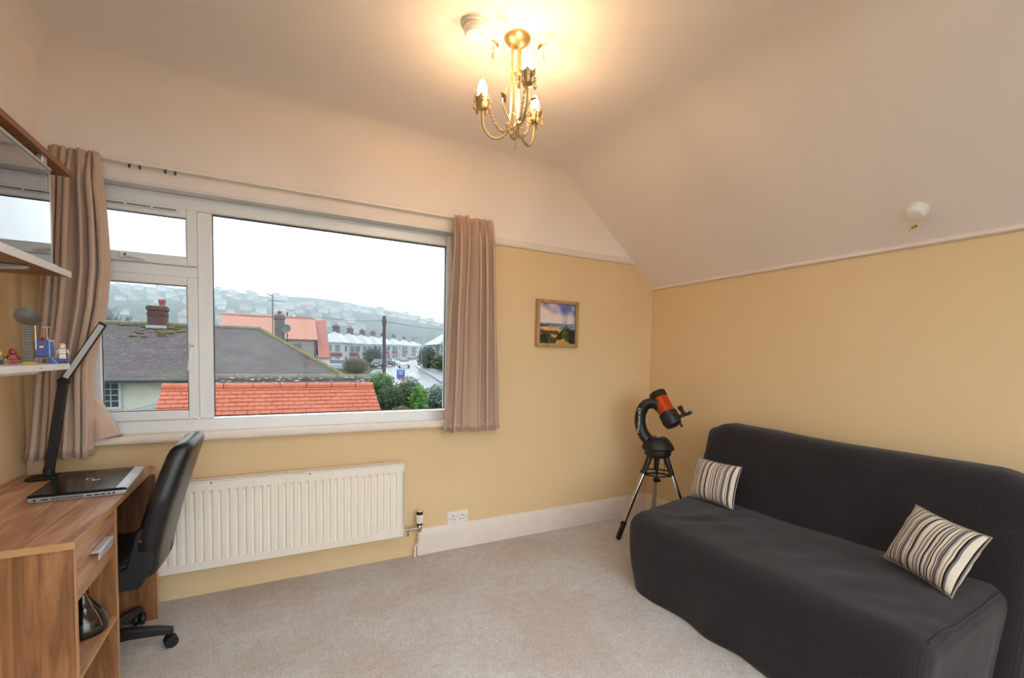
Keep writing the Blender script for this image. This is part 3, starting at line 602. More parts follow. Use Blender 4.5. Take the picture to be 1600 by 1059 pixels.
for x in (-.122, .088, .102): G().lathe([(.004, 0), (.004, .002)], 10, rot('X', 90), (x, -LD+.001, .010)).build('jack', m_black, lap)
# desk lamp
lamp = thing('desk_lamp', 'slim black folding desk lamp standing behind the laptop', 'lamp', (-.874, 2.692, DZ))
rounded_box((-.06, -.045, 0), (.05, .045, .016), .008, (8, 8, 3)).build('base', m_black, lamp)
def bar(p, q, w_, th, g=None):
    p = Vector(p); q = Vector(q); d = (q-p); L = d.length; d.normalize(); yv = Vector((0, 1, 0)); xv = yv.cross(d).normalized(); yv = d.cross(xv)
    m = Matrix((xv, yv, d)).transposed().to_4x4(); m.translation = p; return (g or G()).box((-w_/2, -th/2, 0), (w_/2, th/2, L), m), m, L
A0, A1, A2 = (.008, 0, .03), (.065, 0, .425), (.205, 0, .690)
G().tube([(.008, 0, .01), (.008, 0, .045)], .02, 16).build('base_hinge', m_black, lamp)
bar(A0, A1, .036, .016)[0].build('arm', m_black, lamp, bev=.003)
hg = bar((.065, 0, .43), A2, .030, .014); hd_ = hg[0].build('light_head', m_black, lamp, bev=.003)
G().box((-.010, -.0085, .015), (.010, -.0065, hg[2]-.012), hg[1]).build('light_panel', plain('frosted_panel', (205, 205, 205), .5), hd_)
G().tube([(.065-.02, 0, .425), (.065+.02, 0, .425)], .011, 14).build('elbow_hinge', m_black, lamp)
# mouse at the near end of the desk
ms = rounded_box((-.832, 1.80, DZ), (-.778, 1.888, DZ+.036), .016, (8, 10, 6), lambda p: Vector((p.x, p.y, DZ+(p.z-DZ)*(1-1.2*((p.y-1.85)/.1)**2*.6)))).build('computer_mouse', plain('blue_grey_plastic', (92, 110, 140), .3)); tag(ms, 'blue grey computer mouse near the front corner of the desk', 'mouse')
# ------------------------------------------------------------------ office chair
oc = thing('office_chair', 'black leather office chair pushed under the desk', 'chair', (-.60, 2.44, 0))
BX = lambda z: -.462+.13*((z-.42)/.5)**1.3            # lean of the back
def backfn(p):
    z = p.z; k = (z-.42)/.52; yy = (p.y-2.43)
    cx = BX(max(z, .42)); bow = -.045*(1-(yy/.22)**2)*-1
    w_ = 1.0-.16*max(0, k-.6)/.4-.18*max(0, .25-k)/.25
    return Vector((cx+(p.x)*(1.0-.25*max(0, k-.7))+bow*.6, 2.43+yy*w_, z-.02*(yy/.22)**2))
rounded_box((-.045, 2.205, .40), (.04, 2.655, .94), .036, (6, 22, 26), backfn).build('backrest', m_leather, oc, True, smooth=60)
def seatfn(p): return Vector((p.x, p.y, p.z+.018*math.sin((p.x+.9)/.45*PI)*0-.03*max(0, (-.82-p.x)/.1)**2))
rounded_box((-.93, 2.225, .395), (-.47, 2.635, .475), .034, (18, 18, 5), seatfn).build('seat', m_leather, oc, True, smooth=60)
br = G().prism([(-.60, .36), (-.46, .37), (-.425, .44), (-.41, .60), (-.435, .62), (-.47, .60), (-.505, .46), (-.60, .43)], 2.21, 2.235, lambda u, v, w_: (u, w_, v)).build('side_bracket', m_black, oc, True, bev=.008)
G().lathe([(.007, 0), (.006, .004)], 12, rot('X', 90), (-.455, 2.21, .56)).build('bolt', m_chrome, br, True)
G().prism([(-.66, .375), (-.43, .375), (-.39, .44), (-.37, .66), (-.40, .66), (-.43, .47), (-.46, .40), (-.66, .40)], 2.40, 2.46, lambda u, v, w_: (u, w_, v)).build('back_stem', m_black, oc, True, bev=.006)
BCX, BCY = -.66, 2.44
G().lathe([(.05, .34), (.05, .37), (.09, .395)], 20, None, (BCX, BCY, 0)).lathe([(.028, .09), (.028, .34)], 20, None, (BCX, BCY, 0)).build('gas_column', m_black, oc, True)
G().lathe([(.045, .075), (.05, .10), (.036, .13)], 20, None, (BCX, BCY, 0)).build('base_hub', m_black, oc, True)
for k in range(5):
    a = math.radians(-4+72*k); d = Vector((math.cos(a), math.sin(a), 0)); e = Vector((-d.y, d.x, 0)); c = Vector((BCX, BCY, 0)); R0 = .255
    g = G(); secs = [(.03, .115, .028, .05), (.12, .112, .024, .042), (.22, .098, .02, .034), (R0+.015, .085, .016, .028)]
    for r, z, hw, hh in secs: g.v += [tuple(c+d*r+e*s*hw+Vector((0, 0, zz))) for s, zz in ((-1, z-hh), (1, z-hh), (.8, z), (-.8, z))]
    for i in range(3): g.f += [(i*4+q, i*4+(q+1) % 4, (i+1)*4+(q+1) % 4, (i+1)*4+q) for q in range(4)]
    g.f += [(3, 2, 1, 0), (12, 13, 14, 15)]; g.build('base_leg', m_black, oc, True, bev=.006)
    wc = c+d*(R0+.005)+Vector((0, 0, .026)); cas = G()
    for s in (-1, 1): cas.lathe([(.008, -.01), (.024, -.009), (.026, -.004), (.026, .004), (.024, .009), (.008, .01)], 20, (rot('Z', math.degrees(a)+25) @ rot('X', 90)).to_3x3(), wc+(rot('Z', math.degrees(a)+25) @ Vector((0, s*.013, 0))))
    cas.lathe([(.007, .03), (.007, .066)], 10, None, (wc.x, wc.y, 0)).build('caster', m_black, oc, True)

# ------------------------------------------------------------------ sofa bed
sofa = thing('sofa_bed', 'dark charcoal covered sofa bed along the side wall', 'sofa', (2.33, 1.34, 0))
SY0, SY1 = .61, 2.055
def fold(p, s=1.0):
    return .010*noise.noise((p.x*3, p.y*2.2, p.z*3))+.006*s*noise.noise((p.x*9, p.y*6, p.z*7))
def seat_shape(p):
    q = Vector(p); t = (q.x-1.80)/.75; e_ = max(0, (p.y-SY0)/(SY1-SY0))**2; q.y -= e_*(.075*(1-t)+.04*max(0, 1-p.z/.42)*(1-t)-.03*t)
    if q.z > .3: q.z += .035*t-.012*math.sin(PI*min(1, max(0, (q.y-SY0)/(SY1-SY0))))
    # creases that fan out from the crook of the back, front and end faces drape
    if q.z > .36: q.z += .015*math.sin((q.y*30+q.x*14)+3*noise.noise((q.x*5, q.y*5, 1)))*max(0, 1-abs(t-.45)*2.2)*(.4+noise.noise((q.y*3, q.x*2, 4)))
    if q.x < 1.9 and q.z < .40:
        q.x += -.025*math.sin(PI*q.z/.42)+.013*math.sin(q.y*17+2.5*noise.noise((q.y*2, q.z*2, 5)))*max(0, 1-q.z/.36)
    if q.y > 2.0: q.y += .010*math.sin(q.x*19)*max(0, 1-q.z/.36)
    if q.y < .70: q.y += .010*math.sin(q.x*16+1)*max(0, 1-q.z/.36)
    q.x += fold(p)*.6; q.y += fold(p+Vector((5, 0, 0)))*.6; q.z += fold(p+Vector((0, 7, 0)), .6)*(1 if p.z > .1 else 0)
    q.z = max(q.z, .003); return q
rounded_box((1.815, SY0, -.10), (2.60, SY1, .425), .075, (36, 80, 22), seat_shape).build('seat_cover', m_sofa, sofa, True, smooth=80)
def back_shape(p):
    k = p.z; q = Vector((2.56+.135*(k/.52)+p.x, p.y, .385+k)); e = min(abs(p.y-SY0), abs(p.y-SY1))
    if k > .3 and e < .12: q.z -= .035*(1-e/.12)**2; 
    s = (p.y-SY0)/(SY1-SY0); q.z += -.008*math.sin(PI*s)-.018*(1-s)
    q.x += fold(p)*.9; q.z += fold(p+Vector((3, 3, 0)))*.5; q.y += fold(p+Vector((1, 0, 2)))*.4; return q
rounded_box((-.10, SY0-.06, -.375), (.085, SY1+.04, .52), .07, (12, 64, 40), back_shape).build('backrest_cover', m_sofa, sofa, True, smooth=80)
G().box((2.50, SY0+.05, 0), (2.72, SY1-.05, .22)).build('base_frame', m_black, sofa, True, bev=.01)
seam = [seat_shape(Vector((x, SY0+.020, .405))) for x in [1.88+i*.02 for i in range(30)]]
G().tube(seam, .0035, 6).build('piping', m_sofa, sofa, True)
# striped cushions
def M_stripe():
    t = NT('striped_woven_cotton'); u = t.n('ShaderNodeUVMap'); sp = t.n('ShaderNodeSeparateXYZ'); t.l(u.outputs[0], sp.inputs[0])
    rnd = random.Random(5); W = rgb(214, 200, 182); K = rgb(40, 34, 34); Gy = rgb(112, 106, 108); Br = rgb(96, 66, 56); Lg = rgb(165, 156, 150)
    seq = [(W, 3), (K, 1.3), (W, 2), (Lg, 2), (Br, 1), (W, 3), (K, 2), (Lg, 1.2), (W, 2.2), (Gy, 2.4), (W, 1), (K, 1.6), (W, 3), (Br, 1.2), (W, 1.4), (Gy, 3), (K, 1), (Lg, 2), (W, 2.8), (Br, 1), (W, 2), (K, 2), (Gy, 2), (W, 2.4)]
    tot = sum(s for _, s in seq); p = 0; stops = []
    for c, s in seq: stops.append((p/tot, c)); p += s
    fr = t.math('FRACT', t.math('MULTIPLY', sp.outputs['X'], 2.1)); t.base(t.ramp(fr, stops, 'CONSTANT')); t.bump(t.noise(500, 2), .3, .002); return t.set(.9, 0, .1)
m_stripe = M_stripe()
def cushion(label, bl, br_, tl, thick, seed):
    bl, br_, tl = Vector(bl), Vector(br_), Vector(tl); U = br_-bl; V = tl-bl; Wd = U.length; Hh = V.length; Nn = U.cross(V).normalized()
    ct = bl+U*.5+V*.5
    t = thing('cushion', label, 'cushion', bl+U*.5, 0, 'striped cushions on the sofa bed'); g = G(); n = 26; uvs = []
    for sgn in (1, -1):
        def fn(a, b):
            x = a*2-1; y = b*2-1; k = (max(0, 1-abs(x)**2.4)*max(0, 1-abs(y)**2.4))**.55
            px = x*(1-.075*(1-abs(x)**3*1)*0-.06*(1-y*y)*abs(x)**2*1); py = y*(1-.07*(1-x*x)*abs(y)**2)
            h_ = sgn*thick*.5*k+.006*noise.noise((x*3+seed, y*3, sgn))*k**.3
            uvs.append(a); return ct+U*.5*px+V*.5*py+Nn*h_
        g.grid(n, n, fn)
    o = g.build('cover', m_stripe, t, True, smooth=80, fix=False)
    uvl = o.data.uv_layers.new(name='UVMap')
    for lp in o.data.loops: uvl.data[lp.index].uv = (uvs[lp.vertex_index], 0)
    bm = bmesh.new(); bm.from_mesh(o.data); bmesh.ops.remove_doubles(bm, verts=bm.verts, dist=.0004); bmesh.ops.recalc_face_normals(bm, faces=bm.faces); bm.to_mesh(o.data); bm.free()
    edge = [ct+U*.5*x*(1-.06*(1-y*y)*x*x)+V*.5*y*(1-.07*(1-x*x)*y*y) for x, y in [(-1+2*i/16, -1) for i in range(16)]+[(1, -1+2*i/16) for i in range(16)]+[(1-2*i/16, 1) for i in range(16)]+[(-1, 1-2*i/16) for i in range(16)]]
    G().tube(edge, .0035, 6, True).build('seam', plain('cushion_seam', (150, 140, 130), .9), t, True)
cushion('striped cushion upright at the far end of the sofa bed near the telescope', (2.335, 1.995, .455), (2.345, 1.69, .455), (2.425, 2.015, .69), .11, 1)
cushion('striped cushion tilted to one side, away from the telescope', (2.335, .955, .475), (2.215, .69, .45), (2.42, .885, .712), .12, 4)

# ------------------------------------------------------------------ telescope
tel = thing('telescope', 'orange and black telescope with a one arm mount on a tripod', 'telescope', (2.52, 2.45, 0), math.radians(-46))
m_orange = plain('orange_tube_paint', (190, 66, 20), .3, .2)
feet = [Vector((x, y, 0)) for x, y in ((-.255, -.18), (-.02, .30), (.285, -.135))]
hubs = []
for ft in feet:
    d = ft.normalized(); hp = d*.065+Vector((0, 0, .60)); tp = d*.045+Vector((0, 0, .645)); L = ft-hp
    lg = G().tube([hp+L*.18, hp+L*.80], .0165, 14).build('leg', m_chrome, tel)
    G().tube([tp, hp, hp+L*.21], [.024, .023, .018], 12).build('leg_clamp', m_black, lg)
    G().tube([hp+L*.78, hp+L*.97, ft+Vector((0, 0, .006))], [.0195, .0185, .014], 12).build('rubber_foot', m_black, lg)
    G().ball(hp+L*.8+d*.02, .01, 8).build('clamp_knob', m_black, lg)
tr = G()
tr.tube([(.115*math.cos(t), .115*math.sin(t), .475) for t in [i*2*PI/36 for i in range(36)]], .006, 6, True)
for ft in feet:
    d = ft.normalized(); tr.tube([(0, 0, .475), tuple(d*.13+Vector((0, 0, .475)))], .007, 6)
tr.build('spreader_tray', m_black, tel)
G().tube([(0, 0, .60), (0, 0, .44)], .008, 10).lathe([(.006, .405), (.028, .412), (.030, .424), (.010, .44)], 12).build('centre_rod', m_black, tel)
G().tube([(.05, -.06, .60), (.05, -.06, .47)], .0025, 6).build('cable', m_black, tel)
G().lathe([(.07, .595), (.092, .61), (.098, .64), (.095, .655)], 28).build('mount_base', m_black, tel)
G().lathe([(.112, .652), (.116, .664), (.104, .69), (.08, .722), (.058, .742), (.02, .746)], 32, (Matrix.Diagonal((1, .9, 1))).to_3x3()).build('turntable', m_black, tel)
G().lathe([(.022, .744), (.02, .75)], 20).build('level_bubble', m_silver, tel)
arm = bez([(-.055, .01, .70), (-.105, .01, .755), (-.130, .01, .83), (-.130, .01, .905), (-.098, .01, .972), (-.035, .01, .985), (.025, .01, .94)], 6)
ra = [.052]+[.044]*(len(arm)-2)+[.05]
am = G().tube(arm, ra, 14, flat=.75).build('fork_arm', m_black, tel, smooth=50)
text_mesh('CELESTRON', .034, m_white_pl, 'arm_lettering', am, T(-.143, -.026, .86) @ rot('Z', -30) @ rot('X', 90) @ rot('Z', -92) @ Matrix.Diagonal((1, .8, 1, 1)), .0015)
a0 = Vector((-.022, .06, 1.062)); a1 = Vector((.105, -.05, .842)); ax = (a1-a0).normalized(); mq = ax.to_track_quat('Z', 'Y').to_matrix(); LT_ = (a1-a0).length
ot = G().lathe([(.057, .045), (.058, .05), (.058, LT_-.10)], 32, mq, a0).build('optical_tube', m_orange, tel)
G().lathe([(.050, .004), (.060, 0), (.062, .006), (.062, .046), (.058, .05)], 32, mq, a0).build('front_ring', m_black, ot)
G().lathe([(.058, LT_-.105), (.066, LT_-.10), (.067, LT_-.03), (.055, LT_), (.02, LT_+.012)], 32, mq, a0).build('rear_cell', m_black, ot)
side = ax.cross(Vector((0, 1, 0))).normalized(); side = side if side.x > 0 else -side
b0 = a0+ax*(LT_-.04)+side*.06
G().tube([b0-side*.01, b0+side*.03], .013, 12).tube([b0+side*.035-ax*.05, b0+side*.04+ax*.012], .014, 12).lathe([(.017, -.012), (.018, .012)], 14, mq, b0+side*.036-ax*.055).build('eyepiece', m_black, ot)
G().tube([b0+side*.02, b0+side*.075+ax*.01], .011, 12).lathe([(.013, -.008), (.013, .012)], 12, None, b0+side*.078+ax*.008).build('red_dot_finder', m_black, ot)
b1 = a1+side*.045; G().tube([b1-ax*.03, b1+ax*.035], .008, 10).build('focus_knob', m_black, ot)

# ================================================================== outside the window
def zg(y):
    P = [(-80, -2.75), (8, -2.75), (16, -2.35), (30, -1.25), (60, -.75), (80, -.68), (110, -.6), (170, .3), (230, 1.0), (300, 3.5), (900, 30)]
    for (a, za), (b, zb) in zip(P, P[1:]):
        if y <= b: return za+(zb-za)*(y-a)/(b-a)
    return P[-1][1]
def M_ground():
    t = NT('rough_grass'); n = t.noise(.6, 5); t.base(t.mix(n, rgb(58, 70, 44), rgb(86, 86, 58))); t.bump(t.noise(8, 4), .5, .1); return t.set(.95, 0, .1)
ys = [-60, -20, 3.1, 6, 10, 16, 22, 30, 40, 50, 60, 80, 110, 140, 170, 230, 300]
g = G(); g.grid(30, len(ys)-1, lambda u, v: (-160+u*360, ys[round(v*(len(ys)-1))], zg(ys[round(v*(len(ys)-1))])))
tag(g.build('ground', M_ground(), smooth=60, fix=False), 'grassy ground between the houses', 'ground', kind='structure')
RP = [(6.4, 20), (8.2, 30), (11.2, 44), (15.6, 64), (20.5, 84), (26.5, 104), (40, 138), (60, 184), (74, 214)]
rc = bez([(x, y, 0) for x, y in RP], 6)
def strip(name, off0, off1, lift, mat, label, thick=.05):
    g = G(); n = len(rc)
    for i, p in enumerate(rc):
        t = (rc[min(i+1, n-1)]-rc[max(i-1, 0)]).normalized(); s = Vector((t.y, -t.x, 0))
        for off in (off0, off1):
            q = p+s*off; g.v += [(q.x, q.y, zg(q.y)+lift), (q.x, q.y, zg(q.y)-thick)]
    for i in range(n-1):
        a = i*4; g.f += [(a, a+2, a+6, a+4), (a, a+4, a+5, a+1), (a+2, a+3, a+7, a+6)]
    tag(g.build(name, mat, smooth=40), label, 'road', kind='structure')
t = NT('wet_asphalt'); t.base(t.mix(t.noise(.8, 5), rgb(104, 108, 114), rgb(124, 128, 134))); m_road = t.set(.22, 0, .6)
strip('road', -3.3, 3.3, .02, m_road, 'wet grey road running away past the terrace')
strip('pavement', 3.42, 5.6, .12, plain('wet_paving', (128, 132, 136), .3), 'pale wet pavement beside the road')
strip('kerb', 3.3, 3.42, .13, plain('kerb_stone', (120, 120, 118), .6), 'dark kerb line along the road')

# ---- roofs close to the window
m_terra = None
def M_tiles(name, a, b, c, moss=None, sc=3.0):
    t = NT(name); n = t.noise(sc*3, 4, .7); n2 = t.noise(sc*.5, 4)
    col = t.mix(t.ramp(n, [(.3, (0, 0, 0)), (.7, (1, 1, 1))]), rgb(*a), rgb(*b)); col = t.mix(t.ramp(n2, [(.45, (0, 0, 0)), (.75, (1, 1, 1))]), col, t.mix(.5, col, rgb(*c)))
    if moss: col = t.mix(t.ramp(t.noise(sc*.9, 5, .7), [(.55, (0, 0, 0)), (.72, (1, 1, 1))]), col, t.mix(.6, col, rgb(*moss)))
    t.base(col); t.bump(n, .3, .02); return t.set(.8, 0, .25)
m_terra = M_tiles('terracotta_tiles', (172, 96, 74), (188, 110, 86), (154, 84, 66))
m_slate = M_tiles('weathered_brown_tiles', (62, 54, 54), (84, 74, 73), (58, 62, 54), (88, 94, 48))
m_ridge = M_tiles('lichen_ridge_tiles', (96, 92, 76), (128, 124, 108), (80, 82, 56), (150, 147, 132))
m_render = plain('cream_render', (208, 205, 188), .8, scale=3); m_upvc_out = plain('white_frames', (190, 192, 194), .4)
m_winglass = plain('dark_window_glass', (60, 72, 82), .08, 0, .8)
def tiled_slope(name, parent, x0, x1, top, bot, rows, tw, th, mat, shrink=0.0, mat2=None):
    """overlapping tiles on a slope that faces the window; top and bot are (y, z)"""
    g = G(); ty, tz = top; by, bz = bot; dy, dz = (by-ty)/rows, (bz-tz)/rows; L = math.hypot(dy, dz); ny, nz = dz/L*-1 if dz > 0 else -dz/L, -dy/L*-1 if dy > 0 else -dy/L
    ny, nz = (dz/L, -dy/L); rnd = random.Random(3)
    if nz < 0: ny, nz = -ny, -nz
    for r in range(rows):
        off = (tw/2 if r % 2 else 0); xa, xb = x0+shrink*r/rows, x1+shrink*r/rows*-1 if shrink else x1
        x = xa-off
        while x < xb:
            a = max(x, xa); b = min(x+tw-.006, xb)
            if b-a > .02:
                e = rnd.uniform(0, .006); y0, z0 = ty+dy*r, tz+dz*r; y1, z1 = ty+dy*(r+1.06), tz+dz*(r+1.06)
                P = [(a, y0, z0), (b, y0, z0), (b, y1+ny*(th+e), z1+nz*(th+e)), (a, y1+ny*(th+e), z1+nz*(th+e)), (b, y1, z1), (a, y1, z1)]
                g.add(P, [(0, 1, 2, 3), (3, 2, 4, 5), (0, 3, 5), (1, 4, 2)])
            x += tw
    return g.build(name, mat, parent, True, smooth=0, kind='stuff', fix=False)
def ridge_caps(parent, x0, x1, y, z, r, step, mat, name='ridge_tile'):
    first = None; x = x0; k = 0
    while x < x1-.05:
        L = min(step, x1-x)
        o = G().tube([(x, y, z), (x+.03, y, z), (x+L-.012, y, z)], [r*1.06, r, r], 12).build(name, mat, parent, True, smooth=50); x += step; k += 1
def house_box(parent, name, lo, hi, mat): return G().box(lo, hi).build(name, mat, parent, True, smooth=0)
# small red roof
rr = thing('red_tiled_outbuilding', 'small outbuilding with a bright red tiled roof just below the window', 'building', (.1, 8.6, zg(8)))
house_box(rr, 'wall', (-1.35, 7.4, zg(8)), (1.5, 10.2, .05), m_render)
def hip_tiles(): return None
tiled_slope('roof_tiles', rr, -1.53, 1.72, (9.0, .72), (7.2, -.22), 17, .17, .012, m_terra, 0)
g = G(); g.add([(1.72, 9.0, .72), (1.72, 7.2, -.22), (1.72, 10.4, -.01), (-1.53, 9.0, .72), (-1.53, 7.2, -.22), (-1.53, 10.4, -.01)], [(0, 1, 2), (3, 5, 4), (0, 2, 5, 3), (1, 4, 5, 2), (0, 3, 4, 1)])
g.v = [(x, y, z-.02) for x, y, z in g.v]; g.build('roof_deck', m_terra, rr, True, smooth=0)
ridge_caps(rr, -1.54, 1.73, 9.0, .715, .075, .42, m_terra)
# grey roof behind it
gr_ = thing('grey_roofed_outbuilding', 'low outbuilding with a lichened grey tiled roof behind the red roof', 'building', (.6, 12.4, zg(12)))
house_box(gr_, 'wall', (-1.0, 11, zg(12)), (2.1, 14, .1), m_render)
tiled_slope('roof_tiles', gr_, -1.2, 2.30, (12.5, .72), (10.6, -.2), 14, .24, .016, m_slate)
g = G(); g.add([(2.3, 12.5, .72), (2.3, 10.6, -.2), (2.3, 14.4, -.2), (-1.2, 12.5, .72), (-1.2, 10.6, -.2), (-1.2, 14.4, -.2)], [(0, 1, 2), (3, 5, 4), (0, 2, 5, 3), (1, 4, 5, 2), (0, 3, 4, 1)])
g.v = [(x, y, z-.02) for x, y, z in g.v]; g.build('roof_deck', m_slate, gr_, True, smooth=0)
ridge_caps(gr_, -1.21, 2.31, 12.5, .715, .09, .45, m_ridge)
rnd = random.Random(8); g = G()
for k in range(60):
    x = rnd.uniform(-1.2, 2.28); s = rnd.uniform(0, .16); g.ball((x, 12.5-1.9*s-.03, .745-.92*s), rnd.uniform(.015, .04), 6, (1.6, 1, .35))
g.build('lichen', plain('white_lichen', (180, 182, 172), .9), gr_, True, kind='stuff')
# bungalow
bu = thing('bungalow', 'cream bungalow with a brown hipped roof and a brick chimney', 'building', (-4, 20, zg(20)))
house_box(bu, 'wall', (-12, 18.6, zg(18)-.2), (1.9, 27, .42), m_render)
rf = G(); RX = (-12.6, 2.55); RYs = (18.0, 27.6); ZE, ZR, YR = .42, 2.32, 22.0
rf.add([(RX[0], RYs[0], ZE), (RX[1], RYs[0], ZE), (RX[1], RYs[1], ZE), (RX[0], RYs[1], ZE), (-9.5, YR, ZR), (-.45, YR, ZR), (RX[0], RYs[0], ZE-.08), (RX[1], RYs[0], ZE-.08), (RX[1], RYs[1], ZE-.08), (RX[0], RYs[1], ZE-.08)],
       [(0, 1, 5, 4), (1, 2, 5), (2, 3, 4, 5), (3, 0, 4), (0, 6, 7, 1), (1, 7, 8, 2), (2, 8, 9, 3), (3, 9, 6, 0), (9, 8, 7, 6)])
t = NT('bungalow_roof_tiles'); bk = t.n('ShaderNodeTexBrick', offset=.5); bk.inputs['Scale'].default_value = 1; bk.inputs['Brick Width'].default_value = .26; bk.inputs['Row Height'].default_value = .11; bk.inputs['Mortar Size'].default_value = .012
bk.inputs['Color1'].default_value = rgb(74, 64, 67); bk.inputs['Color2'].default_value = rgb(84, 73, 75); bk.inputs['Mortar'].default_value = rgb(66, 57, 60)
t.l(mapping(t, (1, 1, 1)), bk.inputs['Vector']); n1 = t.noise(.55, 5, .65); n2 = t.noise(1.4, 4)
col = t.mix(t.ramp(n1, [(.45, (0, 0, 0)), (.7, (1, 1, 1))]), bk.outputs['Color'], t.mix(.55, bk.outputs['Color'], rgb(84, 86, 56)))
col = t.mix(t.ramp(n2, [(.5, (0, 0, 0)), (.75, (1, 1, 1))]), col, t.mix(.3, col, rgb(110, 108, 114)))
col = t.mix(t.ramp(t.noise(9, 4, .75), [(.5, (0, 0, 0)), (.68, (1, 1, 1))]), col, t.mix(.5, col, rgb(124, 114, 112))); t.base(col); t.bump(bk.outputs['Fac'], .6, .02); m_broof = t.set(.7, 0, .3)
rfo = rf.build('roof', m_broof, bu, True, smooth=0)
ridge_caps(bu, -9.5, -.45, YR, ZR, .09, .45, m_ridge)
nh = 13
for k in range(nh):
    a = Vector((-.45, YR, ZR)); b = Vector((RX[1], RYs[0], ZE)); p = a.lerp(b, k/nh); q = a.lerp(b, (k+.93)/nh)
    G().tube([p, p.lerp(q, .1), q], [.1, .085, .085], 10).build('hip_tile', M_tiles('mossy_hip_tiles', (104, 98, 66), (124, 116, 78), (84, 86, 42)) if k == 0 else bpy.data.materials['mossy_hip_tiles'], bu, True)
rnd = random.Random(2); g = G()
for k in range(60):
    a = rnd.gauss(0, 1); x = -3.7+a*.42; y = 21.9-abs(rnd.gauss(0, .42)); z = ZR-(YR-y)*(ZR-ZE)/4
    g.ball((x, y, z+.01), rnd.uniform(.04, .10), 6, (1.4, 1, .3))
g.build('moss_patch', plain('yellow_moss', (124, 110, 36), .95, scale=20, var=.2), bu, True, kind='stuff')
def M_brick(name, a, b, mo, s=1.0):
    t = NT(name); bk = t.n('ShaderNodeTexBrick', offset=.5); bk.inputs['Scale'].default_value = s; bk.inputs['Brick Width'].default_value = .22; bk.inputs['Row Height'].default_value = .075; bk.inputs['Mortar Size'].default_value = .008
    bk.inputs['Color1'].default_value = rgb(*a); bk.inputs['Color2'].default_value = rgb(*b); bk.inputs['Mortar'].default_value = rgb(*mo)
    sp = t.n('ShaderNodeSeparateXYZ'); t.l(t.co(), sp.inputs[0]); cb = t.n('ShaderNodeCombineXYZ'); t.l(t.math('ADD', sp.outputs['X'], sp.outputs['Y']), cb.inputs[0]); t.l(sp.outputs['Z'], cb.inputs[1]); t.l(cb.outputs[0], bk.inputs['Vector'])
    t.base(t.mix(.5, bk.outputs['Color'], t.mix(t.noise(6, 4), bk.outputs['Color'], rgb(*mo)))); t.bump(bk.outputs['Fac'], .5, .01); return t.set(.85, 0, .2)
m_brick = M_brick('weathered_chimney_brick', (94, 54, 50), (76, 46, 46), (90, 80, 76))
chm = G().box((-4.13, 21.7, 1.9), (-3.58, 22.3, 2.98)).box((-4.17, 21.66, 2.86), (-3.54, 22.34, 2.95)).box((-4.15, 21.68, 2.66), (-3.56, 22.32, 2.74)).build('chimney', m_brick, bu, True, smooth=0)
G().box((-4.17, 21.6, 2.16), (-3.54, 21.72, 2.27)).build('lead_flashing', plain('pale_lead', (150, 158, 164), .5), chm, True, bev=.01)
G().box((-4.16, 21.68, 2.98), (-3.55, 22.32, 3.02)).build('capping', m_ridge, chm, True, bev=.01)
G().lathe([(.10, 3.0), (.09, 3.14), (.12, 3.16), (.12, 3.28), (.09, 3.28)], 16, None, (-3.72, 22.0, 0)).build('chimney_pot', plain('red_clay_pot', (136, 58, 50), .7), chm, True)
G().tube([(-12.6, 17.96, ZE-.05), (2.5, 17.96, ZE-.05)], .06, 8).build('gutter', plain('grey_gutter', (70, 70, 74), .5), bu, True)
def win_grid(parent, x0, x1, z0, z1, y, nx, nz, bars=True, name='window'):
    w_ = rect_frame(x0, x1, z0, z1, .07, .07, .07, .07, y-.08, y+.02).build(name, m_upvc_out, parent, True, smooth=0)
    for i in range(nx):
        a = x0+.07+(x1-x0-.14)*i/nx; b = x0+.07+(x1-x0-.14)*(i+1)/nx
        if i: G().box((a-.045, y-.07, z0+.07), (a+.045, y+.01, z1-.07)).build('mullion', m_upvc_out, w_, True, smooth=0)
        G().box((a, y-.02, z0+.07), (b, y-.01, z1-.07)).build('pane', m_winglass, w_, True, smooth=0)
        if bars:
            gb = G()
            for q in range(1, nz): zz = z0+.07+(z1-z0-.14)*q/nz; gb.box((a, y-.045, zz-.012), (b, y-.02, zz+.012))
            xm = (a+b)/2; gb.box((xm-.012, y-.045, z0+.07), (xm+.012, y-.02, z1-.07)); gb.build('glazing_bars', m_upvc_out, w_, True, smooth=0)
win_grid(bu, -5.15, -4.22, -.56, .33, 18.6, 2, 4)
win_grid(bu, -2.8, -2.2, -.1, .26, 18.6, 1, 1, False)
lean = thing('lean_to_roof', 'pale corrugated lean-to roof against the bungalow wall', 'roof', (-3.3, 17.8, zg(17)))
G().prism([(-4.0, -.60), (-2.7, -.25), (-2.2, -.62), (-2.2, -.75), (-4.0, -.75)], 17.2, 18.58, lambda u, v, w_: (u, w_, v)).build('sheet', plain('pale_sheet', (160, 164, 168), .5), lean, True, smooth=0)
house_box(lean, 'wall', (-3.9, 17.3, zg(17)), (-2.3, 18.55, -.74), m_render)
